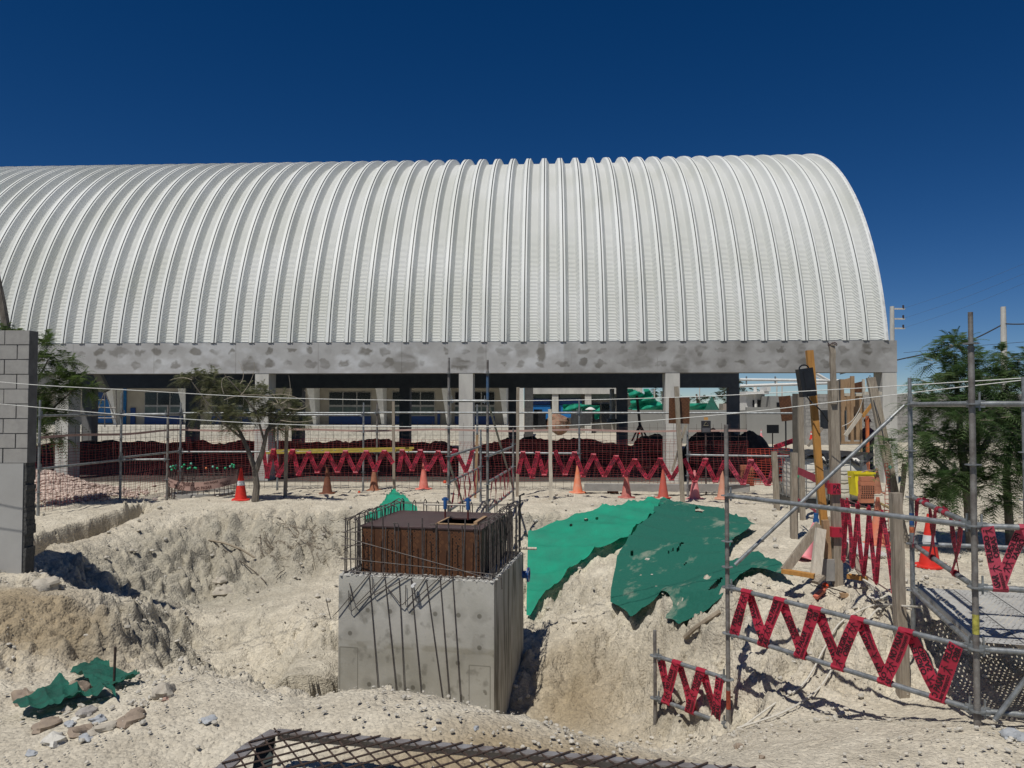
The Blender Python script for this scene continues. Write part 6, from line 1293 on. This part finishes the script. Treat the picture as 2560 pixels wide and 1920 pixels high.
wall('block_wall', 'grey block wall behind the formwork at the right', 2013, 2200, 985, 43, blk, joints=True); wall('block_wall', 'far grey block wall seen past the hall corner towards the tree', 2205, 2700, 985, 46, blk, joints=True)
wh = thing('site_hut', P(1895, 1018, 52), 'white flat roofed hut with square windows behind the right wall', 'hut'); MB().bb(P(1866, 1016, 52).x, P(1912, 1016, 52).x, 52, 55, -2.2, P(1, 986, 52).z).build('wall', ww, wh); MB().bb(P(1860, 1016, 52).x, P(1918, 1016, 52).x, 51.6, 55.3, P(1, 985.5, 52).z, P(1, 979, 52).z).build('roof_slab', ww, wh)
MB().bb(P(1872, 1, 52).x, P(1892, 1, 52).x, 51.93, 51.99, P(1, 1020, 52).z, P(1, 1000, 52).z).build('window', glassd, wh); MB().bb(P(1896, 1, 52).x, P(1905, 1, 52).x, 51, 52.5, P(1, 979, 52).z, P(1, 968, 52).z).build('roof_box', ww, wh)
h2 = thing('site_hut', P(1950, 1018, 50), 'grey unpainted hut with a dark window right of the white hut', 'hut'); MB().bb(P(1916, 1, 50).x, P(2000, 1, 50).x, 50, 53, -2.2, P(1, 990, 50).z).build('wall', wallm, h2); MB().bb(P(1931, 1, 50).x, P(1948, 1, 50).x, 49.93, 49.99, P(1, 1018, 50).z, P(1, 1006, 50).z).build('window', glassd, h2)
bk2 = thing('white_container', P(2000, 1, 60), 'pale block top peeking between tents far behind', 'block'); MB().bb(P(1800, 1, 48).x, P(1824, 1, 48).x, 48, 49, -2, P(1, 1009, 48).z).build('body', M('tan_block', (.42, .36, .30), .9, bump=0), bk2)
# ---- white pipe frame
pf = thing('pipe_canopy_frame', P(1970, 1060, 50), 'white steel pipe canopy frame standing right behind the hall', 'steel frame')
for (a, b_, r_) in [((1850, 949), (2134, 952), .09), ((1850, 965), (2010, 960), .10), ((2010, 960), (2134, 956), .09), ((2034, 930), (2080, 956), .09), ((2018, 930), (2080, 960), .05)]: MB().tube(P(*a, 50), P(*b_, 50), r_, 8).build('pipe', ww, pf)
for px in (1866, 1938): MB().tube(P(px, 941, 50), P(px, 965, 50), .05, 6).build('stub', galv, pf)
MB().tube(P(2022, 1064, 50), P(2022, 962, 50), .15, 10).build('column', ww, pf); MB().lathe(P(2022, 1065, 50), [(.6, 0), (.6, .05), (.37, .17), (.17, .33)], 10).build('base_plate', ww, pf)
MB().box(P(2022, 1080, 50) , (1.1, 1.1, .8)).build('pedestal', concn, pf)
MB().tube(P(1889, 1018, 52), P(1888, 966, 52), .12, 8).build('column', ww, pf)
# ---- formwork cluster
fwk = thing('column_formwork', P(2110, 1110, 18.5), 'tan timber column formwork with raking props beside the hall corner', 'formwork'); dk = M('dark_formply', (.075, .07, .065), .7, bump=.2)
def slab(px0, px1, py0, py1, D, mat, name='shutter_panel', th=.05, slant=0): a = P(px0, py0, D); b = P(px1, py1, D); MB().add([(a.x, D, a.z), (b.x, D, a.z + slant), (b.x, D, b.z), (a.x, D, b.z), (a.x, D + th, a.z), (b.x, D + th, a.z + slant), (b.x, D + th, b.z), (a.x, D + th, b.z)], [(0, 3, 2, 1), (4, 5, 6, 7), (0, 1, 5, 4), (1, 2, 6, 5), (2, 3, 7, 6), (3, 0, 4, 7)]).build(name, mat, fwk)
slab(2090, 2103, 953, 1112, 18.6, dk, slant=.05); slab(2103, 2112, 948, 1110, 18.4, woodt, 'batten'); slab(2109, 2133, 949, 970, 18.8, woodt, slant=.06); slab(2127, 2137, 940, 993, 18.5, woodt, 'batten'); slab(2137, 2158, 958, 982, 18.7, plyp, slant=.05); slab(2157, 2163, 948, 985, 18.6, woodw, 'batten')
slab(2110, 2160, 986, 1040, 18.9, woodt); slab(2112, 2160, 983, 990, 18.7, woodw, 'batten'); slab(2118, 2126, 990, 1080, 18.5, woodt, 'batten'); slab(2127, 2135, 990, 1110, 18.45, woodt, 'batten'); slab(2112, 2120, 1026, 1075, 18.6, M('bluish_sheet', (.10, .13, .15), .7, (.2, .22, .22), bump=0)); slab(2122, 2150, 1040, 1100, 18.8, woodt); slab(2150, 2157, 992, 1180, 18.0, woodt, 'batten'); slab(2160, 2205, 979, 987, 18.4, woodw, 'batten'); slab(2104, 2160, 1104, 1110, 18.3, woodt, 'batten')
for (a, b_, mt, w_) in [((2113, 1090), (2153, 1034), woodw, .08), ((2156, 1042), (2187, 1002), woody, .07), ((2020, 1115), (2056, 1070), woodg, .06)]: MB().bar(P(*a, 17.8), P(*b_, 17.8), w_, .04, Vector((0, 1, 0))).build('raking_prop', mt, fwk)
slab(2052, 2076, 1025, 1072, 24, M('dark_mottled_sheet', (.07, .08, .09), .8, (.14, .15, .16), bump=.2))
MB().bar(P(2168, 1040, 17.6), P(2170, 1190, 17.6), .06, .05, Vector((0, 1, 0))).build('orange_prop', M('orange_steel_prop', (.62, .16, .05), .5, bump=0), fwk)
cable([P(2172, 940, 17.2), P(2160, 985, 17.3), P(2150, 1020, 17.4), P(2130, 1052, 17.4), P(2105, 1066, 17.4)], .008, 'pale hose hanging down in front of the tan formwork', 'hose', rope_m, 'hose', 30)
m = MB(); cz = P(2176, 970, 12.4); setp(m.path([P(2184, 1000, 12.2), P(2195, 1035, 12.1), P(2205, 1070, 12.1), P(2212, 1110, 12.0)], .007, 5).path([P(2170, 946, 12.3), P(2175, 938, 12.3), P(2180, 946, 12.3)], .005, 4).build('wire_cable', blackp, None), 'thin dark wire running down the leaning grey pole', 'wire')
# ---- worker, mostly hidden by the formwork
skin = M('skin', (.45, .26, .18), .6, bump=0); shirt = M('dark_maroon_shirt', (.05, .02, .03), .9, (.03, .02, .04), bump=0); jeans = M('dark_trousers', (.02, .03, .05), .9, bump=0); capm = M('dark_red_cap', (.07, .01, .015), .8, bump=0); hivis = M('orange_vest', (.75, .18, .05), .7, bump=0)
pxw, Dw = 2167, 24.0; gz = -2.2; q0 = P(pxw, 1016, Dw); bx_, by_ = q0.x, q0.y; sc_ = 1.0
pn = thing('person', (bx_, by_, gz), 'worker in dark cap and maroon shirt half hidden by the tan formwork', 'person')
J = [(0, 0, .95), (0, 0, 1.2), (0, -.02, 1.45), (0, -.02, 1.56), (.11, 0, .9), (.13, 0, .48), (.13, .0, .05), (.14, -.16, .03), (-.11, 0, .9), (-.14, -.05, .48), (-.16, .02, .05), (-.17, -.14, .03), (.19, 0, 1.42), (.30, -.08, 1.18), (.22, -.3, 1.10), (.19, -.38, 1.10), (-.19, 0, 1.42), (-.28, -.1, 1.18), (-.16, -.33, 1.14), (-.12, -.4, 1.15), (0, -.03, 1.66), (0, -.03, 1.76)]
E = [(0, 1), (1, 2), (2, 3), (0, 4), (4, 5), (5, 6), (6, 7), (0, 8), (8, 9), (9, 10), (10, 11), (2, 12), (12, 13), (13, 14), (14, 15), (2, 16), (16, 17), (17, 18), (18, 19), (3, 20), (20, 21)]
Rr = [.15, .15, .17, .06, .10, .07, .045, .04, .10, .07, .045, .04, .07, .05, .035, .03, .07, .05, .035, .03, .095, .085]
me = bpy.data.meshes.new('body'); me.from_pydata(J, E, []); ob = bpy.data.objects.new('body', me); COL.objects.link(ob); ob.parent = pn; sk = ob.modifiers.new('skin', 'SKIN')
for i, v in enumerate(me.skin_vertices[0].data): v.radius = (Rr[i], Rr[i] * .8); v.use_root = (i == 0)
sb = ob.modifiers.new('sub', 'SUBSURF'); sb.levels = 2; sb.render_levels = 2
bm_ = bpy.data.materials.new('body_clothing'); bm_.use_nodes = True; nt = bm_.node_tree; N = nt.nodes; L = nt.links; tc = N.new('ShaderNodeTexCoord'); sz_ = N.new('ShaderNodeSeparateXYZ'); L.new(tc.outputs['Object'], sz_.inputs[0]); rp = N.new('ShaderNodeValToRGB'); rp.color_ramp.interpolation = 'CONSTANT'
rp.color_ramp.elements[0].color = (.02, .03, .05, 1); rp.color_ramp.elements[1].color = (.06, .02, .035, 1); rp.color_ramp.elements[1].position = .5; e = rp.color_ramp.elements.new(.80); e.color = (.45, .26, .18, 1); dv = N.new('ShaderNodeMath'); dv.operation = 'DIVIDE'; dv.inputs[1].default_value = 1.9; L.new(sz_.outputs[2], dv.inputs[0]); L.new(dv.outputs[0], rp.inputs[0]); L.new(rp.outputs[0], N['Principled BSDF'].inputs[0]); me.materials.append(bm_)
MB().lathe((bx_, by_ - .03, gz + 1.72), [(.11, 0), (.105, .05), (.07, .11), (.01, .125)], 12).box((bx_, by_ - .14, gz + 1.73), (.15, .11, .012)).build('cap', capm, pn)
MB().lathe((bx_, by_ - .125, gz + 1.655), [(.012, 0), (.02, .03), (.01, .05)], 6).build('nose', skin, pn)
MB().lathe((bx_, by_, gz + 1.0), [(.20, 0), (.215, .2), (.2, .42)], 14, (Vector((1, 0, 0)), Vector((0, .75, 0)), Vector((0, 0, 1)))).build('shirt', shirt, pn)
# ---- power poles and lines
up_ = thing('utility_pole', P(2223, 1010, 60), 'concrete utility pole with three side arms just right of the roof end', 'utility pole'); MB().tube(P(2231, 1040, 60), P(2230, 766, 60), .22, 10, .16).build('pole', conc_l, up_)
for y in (772, 797, 821): MB().bar(P(2227, y, 60), P(2262, y, 60), .09, .12).build('crossarm', conc_l, up_); MB().tube(P(2258, y - 1, 60), P(2258, y - 9, 60), .07, 8).build('insulator', M('brown_insulator', (.06, .04, .04), .3, bump=0), up_)
u3 = thing('utility_pole', P(2508, 1010, 55), 'plain pale pole standing far behind the tree at the right', 'utility pole'); MB().tube(P(2512, 1040, 55), P(2508, 767, 55), .26, 10, .17).build('pole', conc_l, u3)
ln = M('power_cable', (.03, .03, .03), .7, bump=0)
cable([P(2100, 935, 57), P(2243, 900, 57), P(2360, 874, 57), P(2440, 845, 56), P(2507, 811, 55)], .05, 'black cable sagging from the hall corner up to the plain pale pole', 'power_line', ln, 'cable', 30)
cable([P(2507, 809, 55), P(2560, 810, 54), P(2700, 800, 52)], .05, 'black cable leaving the plain pale pole to the right', 'power_line', ln, 'cable', 12)
for (y, dy, w_) in ((771, 100, 'top'), (796, 95, 'middle'), (820, 85, 'lowest')): cable([P(2259, y, 60), P(2420, y - 55, 55), P(2700, y - 170, 47)], .007, 'thin wire rising right from the %s arm of the utility pole' % w_, 'power_line', M('thin_wire_grey', (.10, .13, .18), .7, bump=0), 'cable', 16)
cable([P(2259, 882, 120), P(2400, 868, 110), P(2560, 855, 100)], .03, 'faint far wire crossing behind the tree', 'power_line', ln, 'cable', 10)
for (px, y0, D, lab) in [(1636, 972, 70, 'thin white lamp pole left of the hall column'), (1749, 968, 90, 'thin white pole pair between the far trees'), (1942, 945, 80, 'thin pole right of the grey hut'), (1955, 958, 80, 'second thin pole right of the grey hut')]: setp(MB().tube(P(px, 1030, D), P(px, y0, D), .07, 6).build('thin_pole', conc_l, None), lab, 'pole')
# ---- far trees
lf = [leafmat('far_leaf_a', (.06, .085, .035)), leafmat('far_leaf_b', (.045, .065, .03)), leafmat('far_leaf_c', (.08, .10, .045))]
def ftree(lab, D, cl, tr): tree('far_tree', lab, P(tr, 1040, D), [([P(tr, 1040, D), P(tr, 1010, D), P(tr - 4, 985, D)], .25, .1)], cl, 14, .9, D, int(cl[0][0]), lf, 5, .09, group='trees beyond the far walls', bark=barkm)
ftree('round mesquite tree over the torn green tarpaulin', 75, [(1650, 990, 22), (1675, 985, 22), (1660, 1005, 18), (1638, 1000, 14)], 1660); ftree('low dark bush behind the long green screen', 90, [(1745, 998, 14), (1730, 1003, 12), (1765, 1002, 14)], 1745)
ftree('spreading mesquite tree at the end of the hall shade beam', 70, [(1810, 985, 24), (1840, 975, 28), (1830, 1000, 22), (1868, 975, 20), (1790, 1000, 14)], 1835)
ftree('distant grey green tree far right beyond the block wall', 80, [(2330, 980, 25), (2370, 985, 22)], 2340)
